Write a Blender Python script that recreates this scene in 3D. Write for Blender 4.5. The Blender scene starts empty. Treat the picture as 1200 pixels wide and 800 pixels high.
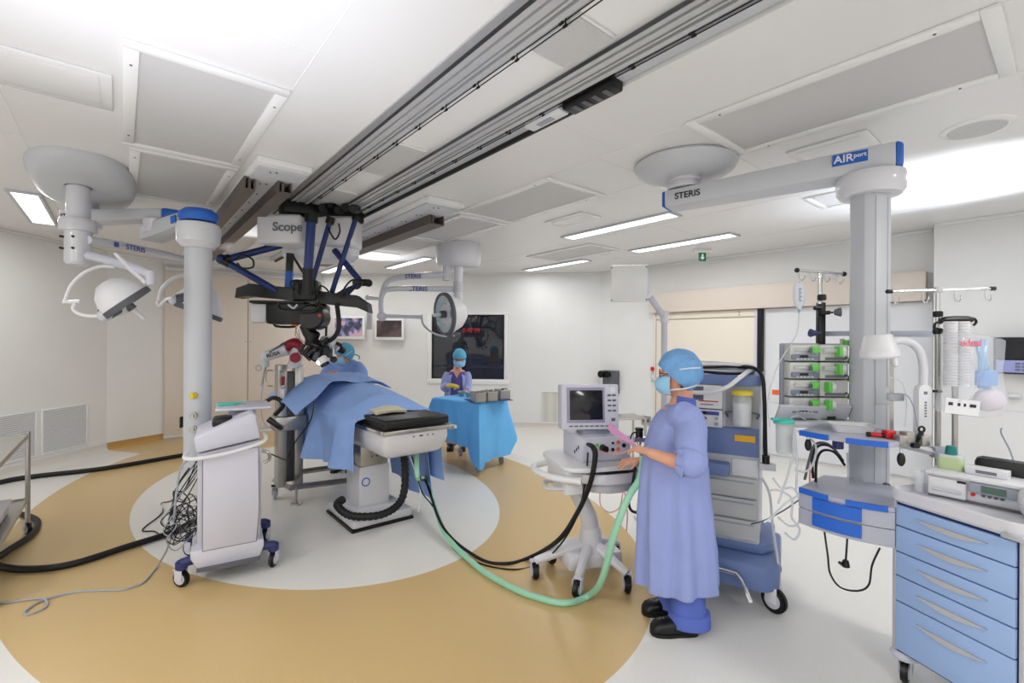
import bpy, bmesh, math, random
from mathutils import Vector, Matrix, noise
C = bpy.context.scene.collection
PI = math.pi; R = math.radians
random.seed(7)
# ---------- camera geometry: level lens 1.65 m above the floor ----------
FP, HC, ROLL = 553.0, 1.65, R(.33)
cr, sr = math.cos(ROLL), math.sin(ROLL)
def ray(u, v):
    x = (u-600)/FP; y = (400-v)/FP
    return Vector((cr*x-sr*y, 1, sr*x+cr*y))
def G(u, v, z=0):
    d = ray(u, v); return d*((z-HC)/d.z)+Vector((0, 0, HC))
def D(u, v, Y): return ray(u, v)*Y+Vector((0, 0, HC))
H = 2.96
TH = R(39.64)                       # the room's own axes are turned by this
def F(x, y, z=0, yaw=0): return Matrix.Translation((x, y, z)) @ Matrix.Rotation(yaw, 4, 'Z')
RF = F(0, 0, 0, TH)                 # room frame: x = across (b), y = along the ceiling rails (a)
def T(x, y, z): return Matrix.Translation((x, y, z))
def RX(d): return Matrix.Rotation(R(d), 4, 'X')
def RY(d): return Matrix.Rotation(R(d), 4, 'Y')
def RZ(d): return Matrix.Rotation(R(d), 4, 'Z')
I4 = Matrix.Identity(4)
def frame(o, xdir, ydir):           # matrix from origin and two directions
    x = Vector(xdir).normalized(); z = x.cross(Vector(ydir)).normalized(); y = z.cross(x)
    m = Matrix.Identity(4)
    for i in range(3): m[i][0], m[i][1], m[i][2], m[i][3] = x[i], y[i], z[i], o[i]
    return m
# ---------- materials ----------
MATS = {}
def mat(name, col, rough=.5, metal=0, spec=.5, bump=0, bscale=60, var=0, vscale=8, alpha=1, trans=0, emit=0, coat=0, ior=1.45):
    m = bpy.data.materials.new(name); m.use_nodes = True; N = m.node_tree.nodes; L = m.node_tree.links
    b = N['Principled BSDF']
    col = tuple(((c+.055)/1.055)**2.4 if c > .04045 else c/12.92 for c in col)
    b.inputs['Base Color'].default_value = (*col, 1); b.inputs['Roughness'].default_value = rough
    b.inputs['Metallic'].default_value = metal; b.inputs['Specular IOR Level'].default_value = spec
    b.inputs['Alpha'].default_value = alpha; b.inputs['Transmission Weight'].default_value = trans
    b.inputs['Coat Weight'].default_value = coat; b.inputs['IOR'].default_value = ior
    if emit: b.inputs['Emission Color'].default_value = (*col, 1); b.inputs['Emission Strength'].default_value = emit
    tc = N.new('ShaderNodeTexCoord')
    if var:
        n = N.new('ShaderNodeTexNoise'); n.inputs['Scale'].default_value = vscale; n.inputs['Detail'].default_value = 4
        L.new(tc.outputs['Object'], n.inputs['Vector'])
        mr = N.new('ShaderNodeMapRange'); mr.inputs['From Min'].default_value = .3; mr.inputs['From Max'].default_value = .7
        mr.inputs['To Min'].default_value = 1-var; mr.inputs['To Max'].default_value = 1+var
        L.new(n.outputs['Fac'], mr.inputs['Value'])
        mx = N.new('ShaderNodeVectorMath'); mx.operation = 'SCALE'; mx.inputs[0].default_value = col
        L.new(mr.outputs['Result'], mx.inputs['Scale']); L.new(mx.outputs['Vector'], b.inputs['Base Color'])
    if bump:
        n = N.new('ShaderNodeTexNoise'); n.inputs['Scale'].default_value = bscale; n.inputs['Detail'].default_value = 5
        L.new(tc.outputs['Object'], n.inputs['Vector'])
        bp = N.new('ShaderNodeBump'); bp.inputs['Strength'].default_value = bump; bp.inputs['Distance'].default_value = .01
        L.new(n.outputs['Fac'], bp.inputs['Height']); L.new(bp.outputs['Normal'], b.inputs['Normal'])
    MATS[name] = m; return m
wallm = mat('wall_paint', (.905, .905, .90), .45, var=.012, vscale=3)
ceilm = mat('ceiling_panel', (.915, .912, .912), .32, var=.01, vscale=2)
ceilw = mat('ceiling_white_metal', (.93, .93, .93), .25)
drawg = mat('boom_drawer_grey', (.70, .71, .765), .4)
beige = mat('beige_door_panel', (.87, .825, .785), .45, var=.01)
cream = mat('cream_sliding_door', (.90, .865, .81), .4, var=.01)
tanm = mat('ochre_cove', (.72, .56, .30), .5, var=.03)
covem = mat('grey_cove', (.84, .82, .79), .5, var=.02)
white = mat('white_plastic', (.88, .88, .895), .35)
white2 = mat('white_enamel', (.85, .85, .875), .28, coat=.2)
grey = mat('light_grey_plastic', (.79, .80, .825), .4)
grey2 = mat('mid_grey_plastic', (.62, .64, .69), .4)
grey3 = mat('dark_grey_plastic', (.36, .37, .40), .45)
lav = mat('lavender_grey_casing', (.80, .80, .85), .38)
lav2 = mat('violet_grey_bezel', (.60, .58, .68), .4)
black = mat('black_plastic', (.055, .055, .06), .4)
blackm = mat('black_rubber', (.05, .05, .055), .55, bump=.1, bscale=200)
blackl = mat('black_vinyl', (.07, .07, .075), .42, bump=.15, bscale=30)
alu = mat('aluminium', (.78, .78, .79), .38, metal=.35, var=.03, vscale=20)
steel = mat('stainless_steel', (.70, .69, .67), .3, metal=.85, var=.04, vscale=15)
chrome = mat('chrome', (.85, .85, .86), .12, metal=1)
brown = mat('brown_anodised_channel', (.40, .36, .345), .45, metal=.3)
darkal = mat('dark_aluminium', (.33, .33, .34), .4, metal=.6)
navy = mat('navy_blue_paint', (.11, .19, .42), .35)
navy2 = mat('dark_navy_plastic', (.20, .22, .42), .45)
blue = mat('royal_blue_plastic', (.14, .40, .80), .35)
blue2 = mat('mid_blue_plastic', (.15, .38, .74), .35)
steelb = mat('slate_blue_plastic', (.42, .50, .69), .4)
draw = mat('pale_blue_drawer', (.62, .73, .90), .4)
drape = mat('blue_surgical_drape', (.57, .70, .92), .75, bump=.25, bscale=90, var=.04, vscale=3)
drape2 = mat('bright_blue_drape', (.42, .73, .97), .75, bump=.25, bscale=90, var=.05, vscale=3)
gownm = mat('blue_gown_cloth', (.58, .63, .84), .8, bump=.22, bscale=120, var=.035, vscale=5)
gown2 = mat('lilac_gown_cloth', (.62, .65, .84), .8, bump=.3, bscale=120, var=.05, vscale=6)
scrub = mat('blue_scrub_trousers', (.34, .42, .74), .8, bump=.2, bscale=100, var=.05, vscale=6)
scrubd = mat('violet_scrub_top', (.38, .34, .60), .8, var=.05)
cap = mat('blue_bouffant_cap', (.45, .65, .85), .8, bump=.5, bscale=70, var=.12, vscale=25)
capb = mat('bright_blue_cap_band', (.38, .63, .93), .7, bump=.3, bscale=70)
capt = mat('turquoise_cap', (.38, .70, .83), .8, bump=.4, bscale=60, var=.06)
maskm = mat('pale_blue_face_mask', (.60, .80, .93), .8, bump=.2, bscale=60)
skin = mat('skin', (.86, .63, .52), .5, var=.05, vscale=14)
hairm = mat('dark_hair', (.10, .07, .06), .5)
green = mat('lime_green_plastic', (.42, .80, .34), .35)
mint = mat('mint_green_hose', (.60, .82, .70), .4, bump=.05)
teal = mat('teal_plastic', (.30, .76, .70), .4)
dteal = mat('dark_teal_cap', (.08, .48, .46), .4)
red = mat('red_plastic', (.80, .12, .13), .4)
crim = mat('crimson_robot_cover', (.58, .06, .18), .35)
orange = mat('orange_plastic', (.93, .42, .22), .4)
yellow = mat('yellow_plastic', (.88, .78, .22), .4)
pink = mat('pink_strap', (.80, .58, .76), .6)
pinkc = mat('pink_cable', (.86, .62, .62), .5)
screen = mat('dark_screen_glass', (.09, .09, .12), .12, spec=.6)
screeng = mat('grey_screen_glass', (.42, .43, .47), .15)
lcd = mat('green_lcd', (.30, .42, .38), .2)
towel = mat('cream_towel', (.84, .81, .72), .85, bump=.5, bscale=60)
labelm = mat('printed_ink_grey', (.45, .46, .50), .5)
ink = mat('printed_ink_black', (.13, .13, .15), .5)
inkb = mat('printed_ink_blue', (.30, .36, .62), .5)
inkr = mat('printed_ink_red', (.85, .10, .12), .5)
rubg = mat('clear_tubing', (.86, .88, .90), .2, alpha=.75)
plast = mat('clear_plastic_film', (.92, .93, .96), .12, alpha=.28, spec=.8)
canm = mat('clear_canister_plastic', (.88, .90, .90), .12, alpha=.4, spec=.8)
fluid = mat('pale_fluid_bag', (.90, .92, .96), .2, alpha=.8)
ylwgreen = mat('pale_green_liquid', (.78, .86, .66), .25, alpha=.9)
lampon = mat('lit_lamp_diffuser', (1, 1, 1), .4, emit=2.2)
whitelit = mat('microscope_lamp', (1, 1, 1), .4, emit=4)
ledrefl = mat('red_led_reflection', (1, .12, .12), .4, emit=1.1)
greensign = mat('green_exit_sign', (.08, .42, .27), .4)
reflector = mat('surgical_lamp_reflector', (.74, .82, .85), .18, metal=.45, var=.12, vscale=30)
glassdark = mat('dark_observation_glass', (.13, .135, .16), .05, spec=.9)
# perforated sheet: fine regular holes
def perf(name, col, hole, sc):
    m = mat(name, col, .5); N = m.node_tree.nodes; L = m.node_tree.links; b = N['Principled BSDF']
    tc = N.new('ShaderNodeTexCoord'); v = N.new('ShaderNodeTexVoronoi'); v.inputs['Scale'].default_value = sc; v.inputs['Randomness'].default_value = 0
    L.new(tc.outputs['Object'], v.inputs['Vector'])
    r = N.new('ShaderNodeMapRange'); r.inputs['From Min'].default_value = .28; r.inputs['From Max'].default_value = .36
    L.new(v.outputs['Distance'], r.inputs['Value'])
    mx = N.new('ShaderNodeMix'); mx.data_type = 'RGBA'
    f = lambda c: tuple(((x+.055)/1.055)**2.4 for x in c)
    mx.inputs['A'].default_value = (*f(hole), 1); mx.inputs['B'].default_value = (*f(col), 1)
    L.new(r.outputs['Result'], mx.inputs['Factor']); L.new(mx.outputs['Result'], b.inputs['Base Color']); return m
perfm = perf('perforated_white_sheet', (.80, .797, .80), (.58, .58, .59), 90)
perfw = perf('perforated_wall_sheet', (.84, .83, .80), (.68, .68, .66), 60)
wirem = perf('steel_basket_mesh', (.66, .65, .64), (.30, .30, .30), 110)
# ---------- mesh builder ----------
class MB:
    def __init__(s, m=None): s.bm = bmesh.new(); s.m = m or I4
    def _add(s, b, m=None, bev=0, seg=2):
        if bev: bmesh.ops.bevel(b, geom=list(b.edges), offset=bev, segments=seg, affect='EDGES', profile=.5, clamp_overlap=True)
        bmesh.ops.transform(b, matrix=s.m @ (m or I4), verts=b.verts)
        bmesh.ops.recalc_face_normals(b, faces=b.faces)
        me = bpy.data.meshes.new('t'); b.to_mesh(me); b.free(); s.bm.from_mesh(me); bpy.data.meshes.remove(me); return s
    def box(s, x0, x1, y0, y1, z0, z1, bev=0, m=None, seg=2):
        b = bmesh.new(); bmesh.ops.create_cube(b, size=1)
        for v in b.verts: v.co = Vector(((x0+x1)/2+v.co.x*(x1-x0), (y0+y1)/2+v.co.y*(y1-y0), (z0+z1)/2+v.co.z*(z1-z0)))
        return s._add(b, m, bev, seg)
    def cyl(s, p0, p1, r0, r1=None, n=20, m=None, bev=0):
        p0 = Vector(p0); p1 = Vector(p1); r1 = r0 if r1 is None else r1; d = p1-p0
        b = bmesh.new(); bmesh.ops.create_cone(b, cap_ends=True, segments=n, radius1=r0, radius2=r1, depth=d.length)
        q = d.to_track_quat('Z', 'Y').to_matrix().to_4x4(); mm = Matrix.Translation((p0+p1)/2) @ q
        if bev: bmesh.ops.bevel(b, geom=[e for e in b.edges if len(e.link_faces) == 2 and any(len(f.verts) > 4 for f in e.link_faces)], offset=bev, segments=2, affect='EDGES', clamp_overlap=True)
        bmesh.ops.transform(b, matrix=mm, verts=b.verts)
        return s._add(b, m)
    def lathe(s, prof, n=28, m=None, sx=1, sy=1):
        b = bmesh.new(); rings = []
        for r, z in prof:
            if r < 1e-5: rings.append([b.verts.new((0, 0, z))])
            else: rings.append([b.verts.new((r*sx*math.cos(2*PI*i/n), r*sy*math.sin(2*PI*i/n), z)) for i in range(n)])
        for A_, B_ in zip(rings, rings[1:]):
            for i in range(n):
                j = (i+1) % n
                if len(A_) == 1 and len(B_) == 1: continue
                if len(A_) == 1: b.faces.new((A_[0], B_[i], B_[j]))
                elif len(B_) == 1: b.faces.new((A_[i], B_[0], A_[j]))
                else: b.faces.new((A_[i], B_[i], B_[j], A_[j]))
        if prof[0] != prof[-1]:
            for r_ in (rings[0], rings[-1]):
                if len(r_) > 1: b.faces.new(r_)
        return s._add(b, m)
    def loft(s, rings, closed=True, m=None):       # rings of equal length, capped
        b = bmesh.new(); V = [[b.verts.new(p) for p in r] for r in rings]; n = len(V[0])
        for A_, B_ in zip(V, V[1:]):
            for i in range(n if closed else n-1):
                j = (i+1) % n; b.faces.new((A_[i], B_[i], B_[j], A_[j]))
        if closed: b.faces.new(V[0]); b.faces.new(V[-1])
        return s._add(b, m)
    def tube(s, pts, r, n=8, sub=6, m=None, flat=1):
        P = [Vector(p) for p in pts]; rr = r if isinstance(r, (list, tuple)) else [r]*len(P)
        Q, S = [], []
        if len(P) > 2 and sub > 1:
            for i in range(len(P)-1):
                p0 = P[max(i-1, 0)]; p1 = P[i]; p2 = P[i+1]; p3 = P[min(i+2, len(P)-1)]
                for k in range(sub):
                    t = k/sub
                    Q.append(.5*((2*p1)+(p2-p0)*t+(2*p0-5*p1+4*p2-p3)*t*t+(3*p1-p0-3*p2+p3)*t**3)); S.append(rr[i]*(1-t)+rr[i+1]*t)
            Q.append(P[-1]); S.append(rr[-1])
        else: Q, S = P, rr
        up = Vector((0, 0, 1)); rings = []; prev = None
        for i, p in enumerate(Q):
            d = (Q[min(i+1, len(Q)-1)]-Q[max(i-1, 0)])
            d = d.normalized() if d.length > 1e-9 else Vector((0, 0, 1))
            if prev is None:
                a = up.cross(d); a = a.normalized() if a.length > .05 else Vector((1, 0, 0)).cross(d).normalized()
            else:
                a = prev-d*prev.dot(d); a = a.normalized() if a.length > 1e-6 else prev
            prev = a; c = d.cross(a)
            rings.append([p+(a*math.cos(2*PI*k/n)+c*math.sin(2*PI*k/n)*flat)*S[i] for k in range(n)])
        return s.loft(rings, m=m)
    def prism(s, poly, h0, h1, m=None, bev=0):     # polygon in local xy, extruded along local z
        b = bmesh.new(); lo = [b.verts.new((x, y, h0)) for x, y in poly]; hi = [b.verts.new((x, y, h1)) for x, y in poly]
        n = len(poly); b.faces.new(lo[::-1]); b.faces.new(hi)
        for i in range(n): b.faces.new((lo[i], lo[(i+1) % n], hi[(i+1) % n], hi[i]))
        return s._add(b, m, bev)
    def ell(s, c, r, m=None, u=20, v=14):
        b = bmesh.new(); bmesh.ops.create_uvsphere(b, u_segments=u, v_segments=v, radius=1)
        rx, ry, rz = (r, r, r) if not isinstance(r, (tuple, list)) else r
        for w in b.verts: w.co = Vector((w.co.x*rx, w.co.y*ry, w.co.z*rz))
        return s._add(b, (m or I4) @ T(*c))
    def torus(s, c, R0, r, m=None, a0=0, a1=360, n=28, k=8):
        full = abs(a1-a0) >= 360
        pts = [Vector((R0*math.cos(R(a0+(a1-a0)*i/n)), R0*math.sin(R(a0+(a1-a0)*i/n)), 0)) for i in range(n+(0 if full else 1))]
        if full: pts += [pts[0]]
        return s.tube(pts, r, n=k, sub=1, m=(m or I4) @ T(*c))
    def text(s, body, size, m, depth=.001, align='CENTER'):
        cu = bpy.data.curves.new('t', 'FONT'); cu.body = body; cu.size = size; cu.extrude = depth; cu.align_x = align; cu.align_y = 'CENTER'; cu.offset = size*.02
        o = bpy.data.objects.new('t', cu); C.objects.link(o); bpy.context.view_layer.update()
        me = bpy.data.meshes.new_from_object(o.evaluated_get(bpy.context.evaluated_depsgraph_get()))
        b = bmesh.new(); b.from_mesh(me); bpy.data.objects.remove(o); bpy.data.curves.remove(cu); bpy.data.meshes.remove(me)
        bmesh.ops.transform(b, matrix=s.m @ m, verts=b.verts)
        me = bpy.data.meshes.new('t'); b.to_mesh(me); b.free(); s.bm.from_mesh(me); bpy.data.meshes.remove(me); return s
    def sheet(s, fn, nu, nv, th=0, m=None):        # surface fn(u,v) with u,v in 0..1, thickened along its normals
        b = bmesh.new(); V = [[b.verts.new(fn(i/nu, j/nv)) for j in range(nv+1)] for i in range(nu+1)]
        for i in range(nu):
            for j in range(nv): b.faces.new((V[i][j], V[i+1][j], V[i+1][j+1], V[i][j+1]))
        bmesh.ops.recalc_face_normals(b, faces=b.faces)
        if th: bmesh.ops.solidify(b, geom=list(b.faces), thickness=th)
        return s._add(b, m)
    def build(s, name, material, parent=None, ang=35, world=True):
        me = bpy.data.meshes.new(name)
        if parent is not None and world: bmesh.ops.transform(s.bm, matrix=ROOTS[parent.name].inverted(), verts=s.bm.verts)
        s.bm.to_mesh(me); s.bm.free(); me.materials.append(material); me.shade_smooth(); me.set_sharp_from_angle(angle=R(ang))
        o = bpy.data.objects.new(name, me); C.objects.link(o)
        if parent is not None: o.parent = parent; ROOTS[o.name] = ROOTS[parent.name]
        else:
            # single-mesh thing: move the origin to its base centre
            vs = [v.co for v in me.vertices]
            c = Vector(((min(v.x for v in vs)+max(v.x for v in vs))/2, (min(v.y for v in vs)+max(v.y for v in vs))/2, min(v.z for v in vs)))
            me.transform(Matrix.Translation(-c)); o.location = c; ROOTS[o.name] = Matrix.Translation(c)
        return o
ROOTS = {}
def thing(name, label, cat, loc, yaw=0, group=None):
    o = bpy.data.objects.new(name, None); C.objects.link(o); o.empty_display_size = .1
    o.location = loc; o.rotation_euler = (0, 0, yaw); o['label'] = label; o['category'] = cat
    if group: o['group'] = group
    ROOTS[o.name] = F(loc[0], loc[1], loc[2], yaw); return o
def tag(o, label, cat, group=None):
    o['label'] = label; o['category'] = cat
    if group: o['group'] = group
    return o
def struct(o): o['kind'] = 'structure'; return o
def lbl(o, s): o['label'] = s; return o
def remesh(o, vox, smooth=4, fac=.5):
    m = o.modifiers.new('r', 'REMESH'); m.mode = 'VOXEL'; m.voxel_size = vox; m.use_smooth_shade = True
    if smooth: k = o.modifiers.new('s', 'SMOOTH'); k.iterations = smooth; k.factor = fac
    return o
# ---------- camera ----------
cd = bpy.data.cameras.new('camera'); cam = bpy.data.objects.new('camera', cd); C.objects.link(cam)
cd.sensor_width = 36; cd.lens = 36*FP/1200; cd.clip_start = .05
cam.matrix_world = Matrix(((cr, -sr, 0, 0), (0, 0, -1, 0), (sr, cr, 0, HC), (0, 0, 0, 1)))
bpy.context.scene.camera = cam
sc = bpy.context.scene
sc.view_settings.view_transform = 'Standard'; sc.view_settings.look = 'None'; sc.view_settings.gamma = 1
sc.view_settings.exposure = .22; sc.view_settings.use_curve_mapping = False
w = bpy.data.worlds.new('room'); sc.world = w; w.use_nodes = True
w.node_tree.nodes['Background'].inputs['Color'].default_value = (.5, .52, .56, 1); w.node_tree.nodes['Background'].inputs['Strength'].default_value = .3
# ================= THE ROOM =================
# corners of the octagonal theatre, clockwise seen from above
WL0 = (-6.12, 4.2); WL1 = (-6.05, 7.05); WD0 = (-5.76, 7.80); WD1 = (-3.81, 9.42); WB1 = (1.66, 8.9); WR1 = (4.79, 5.37); WJ = (4.60, 5.15); WR2 = (7.7, 1.42)
WR3 = (7.7, -2.6); WL9 = (-6.2, -2.6)
def wallbox(name, p0, p1, z0=0, z1=H, th=.12, material=None, holes=()):
    p0 = Vector((*p0, 0)); p1 = Vector((*p1, 0)); L = (p1-p0).length; d = (p1-p0)/L
    m = frame(p0, d, Vector((-d.y, d.x, 0)))      # local y points out of the room (walls run clockwise)
    b = MB(m)
    xs = [0, L]
    if holes:
        x0, x1, a0, a1 = holes
        b.box(0, x0, 0, th, z0, z1); b.box(x1, L, 0, th, z0, z1); b.box(x0, x1, 0, th, z0, a0); b.box(x0, x1, 0, th, a1, z1)
    else: b.box(0, L, 0, th, z0, z1)
    return struct(b.build(name, material or wallm)), m, L
def cove(name, p0, p1, material, h=.10, t=.045):
    p0 = Vector((*p0, 0)); p1 = Vector((*p1, 0)); L = (p1-p0).length; d = (p1-p0)/L
    m = frame(p0, Vector((0, 0, 1)).cross(d), (0, 0, 1))   # local x outwards, y up, z along
    if m.col[2].to_3d().dot(d) < 0: sgn = -1
    else: sgn = 1
    poly = [(0, 0), (-t, 0), (-t*.55, .010), (-t*.25, .03), (-.008, .06), (-.006, h), (0, h)]
    return struct(MB(m).prism(poly, 0, sgn*L).build(name, material))
# floor
fl = MB().prism([(-6.6, -3), (8.2, -3), (8.2, 10), (-6.6, 10)], -.1, 0).build('floor', white); struct(fl)
fm = mat('speckled_vinyl_floor', (.8, .8, .8), .3); fl.data.materials[0] = fm
N = fm.node_tree.nodes; L_ = fm.node_tree.links; bs = N['Principled BSDF']
def M_(op, a, b=None, c=None):
    n = N.new('ShaderNodeMath'); n.operation = op
    for i, x in enumerate((a, b, c)):
        if x is None: continue
        if isinstance(x, (int, float)): n.inputs[i].default_value = x
        else: L_.new(x, n.inputs[i])
    return n.outputs[0]
geo = N.new('ShaderNodeNewGeometry'); sep = N.new('ShaderNodeSeparateXYZ'); L_.new(geo.outputs['Position'], sep.inputs[0])
X_, Y_ = sep.outputs['X'], sep.outputs['Y']
ct, st_ = math.cos(TH), math.sin(TH)
bb = M_('ADD', M_('MULTIPLY', X_, ct), M_('MULTIPLY', Y_, st_))
aa = M_('ADD', M_('MULTIPLY', X_, -st_), M_('MULTIPLY', Y_, ct))
def ellm(ra, rb):
    d = M_('ADD', M_('POWER', M_('DIVIDE', M_('SUBTRACT', aa, 5.476), ra), 2.0), M_('POWER', M_('DIVIDE', M_('SUBTRACT', bb, 1.735), rb), 2.0))
    return M_('LESS_THAN', d, 1.0)
e1 = ellm(2.502, 1.669); e2 = ellm(4.008, 2.47)
# second ochre zone in front of the left doors: beyond the line through two points
p, q_ = G(162, 531), G(122, 526.5); nx, ny = (q_-p).y, -(q_-p).x
side = M_('LESS_THAN', M_('ADD', M_('MULTIPLY', M_('SUBTRACT', X_, p.x), nx), M_('MULTIPLY', M_('SUBTRACT', Y_, p.y), ny)), 0.0)
side = M_('LESS_THAN', M_('ADD', M_('MULTIPLY', M_('SUBTRACT', X_, p.x), -nx), M_('MULTIPLY', M_('SUBTRACT', Y_, p.y), -ny)), 0.0) if (nx*0+ny*1) > 0 else side
e3 = M_('MULTIPLY', side, M_('LESS_THAN', X_, -4.9))
tan_ = M_('MULTIPLY', M_('MAXIMUM', e2, e3), M_('SUBTRACT', 1.0, e1))
nz = N.new('ShaderNodeTexNoise'); nz.inputs['Scale'].default_value = 260; nz.inputs['Detail'].default_value = 1; L_.new(geo.outputs['Position'], nz.inputs['Vector'])
nz2 = N.new('ShaderNodeTexNoise'); nz2.inputs['Scale'].default_value = 90; nz2.inputs['Detail'].default_value = 2; L_.new(geo.outputs['Position'], nz2.inputs['Vector'])
spk = M_('ADD', M_('MULTIPLY', M_('GREATER_THAN', nz.outputs['Fac'], .66), .16), M_('MULTIPLY', M_('SUBTRACT', nz2.outputs['Fac'], .5), .10))
mixc = N.new('ShaderNodeMix'); mixc.data_type = 'RGBA'; L_.new(tan_, mixc.inputs['Factor'])
mixc.inputs['A'].default_value = (.77, .755, .715, 1); mixc.inputs['B'].default_value = (.61, .435, .205, 1)
sca = N.new('ShaderNodeVectorMath'); sca.operation = 'SCALE'; L_.new(mixc.outputs['Result'], sca.inputs[0]); L_.new(M_('SUBTRACT', 1.0, spk), sca.inputs['Scale'])
L_.new(sca.outputs['Vector'], bs.inputs['Base Color']); bs.inputs['Roughness'].default_value = .28; bs.inputs['Specular IOR Level'].default_value = .35
# ceiling with the sunken slot of the microscope rails
cb = MB(RF)
cb.box(-12, 1.15, -12, 14, H, H+.2); cb.box(1.98, 12, -12, 14, H, H+.2); cb.box(1.15, 1.98, 8.6, 14, H, H+.2); cb.box(1.1, 2.05, -12, 8.6, H+.075, H+.2)
ce = struct(cb.build('ceiling', ceilm))
N2 = ceilm.node_tree.nodes; LL2 = ceilm.node_tree.links
sm = MB(RF)                                          # panel joints: thin raised beads
for b0 in (-1.7, -.5, .685, 2.62-.02, 3.32, 4.6, 6.0): sm.box(b0-.003, b0+.003, -3, 10, H-.002, H)
for a0, b0, b1 in ((2.24, -.5, .685), (.4, -.5, .685), (-1.4, -.5, .685), (2.6, -1.7, -.5), (.8, -1.7, -.5), (4.4, -1.7, -.5), (2.2, 2.6, 3.32), (2.0, 2.0, 2.6), (0, 2.6, 4.6), (4.6, 4.6, 6), (6.2, 4.6, 6), (1.55, 3.32, 4.6), (3.0, 4.6, 6)):
    sm.box(b0, b1, a0-.003, a0+.003, H-.002, H)
struct(sm.build('trim_1', ceilw))
# walls
wallbox('wall_left', WL9, WL1)
wallbox('wall_left_corner', WL1, WD0)
o, mD, LD = wallbox('wall_back_left', WD0, WD1, material=wallm)
o, mB, LB = wallbox('wall_back', WD1, WB1, holes=(2.255, 3.68, .92, 2.163))
o, mR, LR = wallbox('wall_right', WB1, WR1)
wallbox('wall_right_jog', WR1, WJ)
wallbox('wall_right_front', WJ, WR2)
wallbox('wall_right_side', WR2, WR3); wallbox('wall_front', WR3, WL9)
cove('baseboard_left', WL9, WL1, covem); cove('baseboard_left_corner', WL1, WD0, tanm)
cove('baseboard_back', WD1, WB1, covem); cove('baseboard_right_front', WJ, WR2, covem)
# wall tops: pale cornice bead
for i, (p0, p1) in enumerate(((WL9, WL1), (WL1, WD0), (WD0, WD1), (WD1, WB1), (WB1, WR1), (WJ, WR2))):
    d = (Vector((*p1, 0))-Vector((*p0, 0))); L = d.length; d /= L; m = frame((*p0, 0), d, (-d.y, d.x, 0))
    struct(MB(m).box(0, L, -.025, 0, H-.035, H, .004).build('trim_%d' % (i+2), ceilw))
# ================= DOORS, WINDOW, WALL FITTINGS =================
def sR(u): k = ray(u, 400).x; return (8.9*k-1.66)/(.663+.748*k)
d1 = struct(MB(mD).box(.0, LD-.02, -.012, .02, .06, 2.86).build('door_1', beige))
for x0, x1 in ((.02, 1.226), (1.238, LD-.03)):
    MB(mD).box(x0, x1, -.035, -.012, .05, 2.80, .003).build('leaf', beige, d1)
MB(mD).box(.0, LD, -.05, 0, 0, .05, .006).build('threshold', alu, d1)
MB(mD).box(.0, LD, -.06, .0, 2.80, 2.87, .006).build('track', alu, d1)
for x in (1.19, 1.275): MB(mD).cyl((x, -.034, 1.62), (x, -.045, 1.62), .008).build('lock_pin', grey3, d1)
# sliding door in the right wall
s0, s1, s2 = sR(769), sR(889), sR(1086.5)
d2 = struct(MB(mR).box(s0, s1, -.02, .04, 0, 2.14).build('door_2', cream))
MB(mR).box(s0+.03, s1-.03, -.05, -.02, .02, 2.02, .004).build('leaf', cream, d2)
MB(mR).box(s0+.03, s1-.03, -.06, -.02, 2.03, 2.135, .004).build('transom', cream, d2)
MB(mR).box(s0-.015, s0+.02, -.05, .0, 0, 2.14, .003).build('jamb', cream, d2)
MB(mR).box(s0+.02, s0+.035, -.045, .0, 0, 2.1).build('seal', grey3, d2)
MB(mR).box(s1-.03, s1+.01, -.075, .0, 0, 2.135, .003).build('jamb', lav, d2)
MB(mR).box(s1+.01, s1+.07, -.085, .0, 0, 2.137).build('seal', black, d2)
b = MB(mR)
for z in (2.06, 2.10): b.cyl((s1-.25, -.06, z), (s1-.25, -.066, z), .009)
b.build('screw', grey3, d2)
hd = MB(mR).box(s0-.06, s2, -.14, 0, 2.14, 2.475, .01).build('trim_8', beige); struct(hd)
struct(MB(mR).box(s1+.10, LR, -.03, 0, .1, 2.13).build('trim_9', mat('pale_wall_panel', (.88, .885, .90), .4)))
# observation window
wx0, wx1, wz0, wz1 = 2.255, 3.68, .92, 2.163
fb = MB(mB)
for a in ((wx0-.09, wx1+.09, wz0-.10, wz0), (wx0-.09, wx1+.09, wz1, wz1+.05), (wx0-.09, wx0, wz0, wz1), (wx1, wx1+.06, wz0, wz1)): fb.box(a[0], a[1], -.02, .03, a[2], a[3], .005)
win = struct(fb.build('window_1', ceilw))
fb = MB(mB)
for a in ((wx0, wx1, wz0, wz0+.015), (wx0, wx1, wz1-.025, wz1), (wx0, wx0+.02, wz0, wz1), (wx1-.03, wx1, wz0, wz1)): fb.box(a[0], a[1], .0, .04, a[2], a[3])
fb.build('gasket', black, win)
gp = MB(mB).box(wx0, wx1, .03, .04, wz0, wz1).build('pane', mat('tinted_window_glass', (.20, .21, .25), .03, alpha=.55, spec=.9), win)
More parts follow.
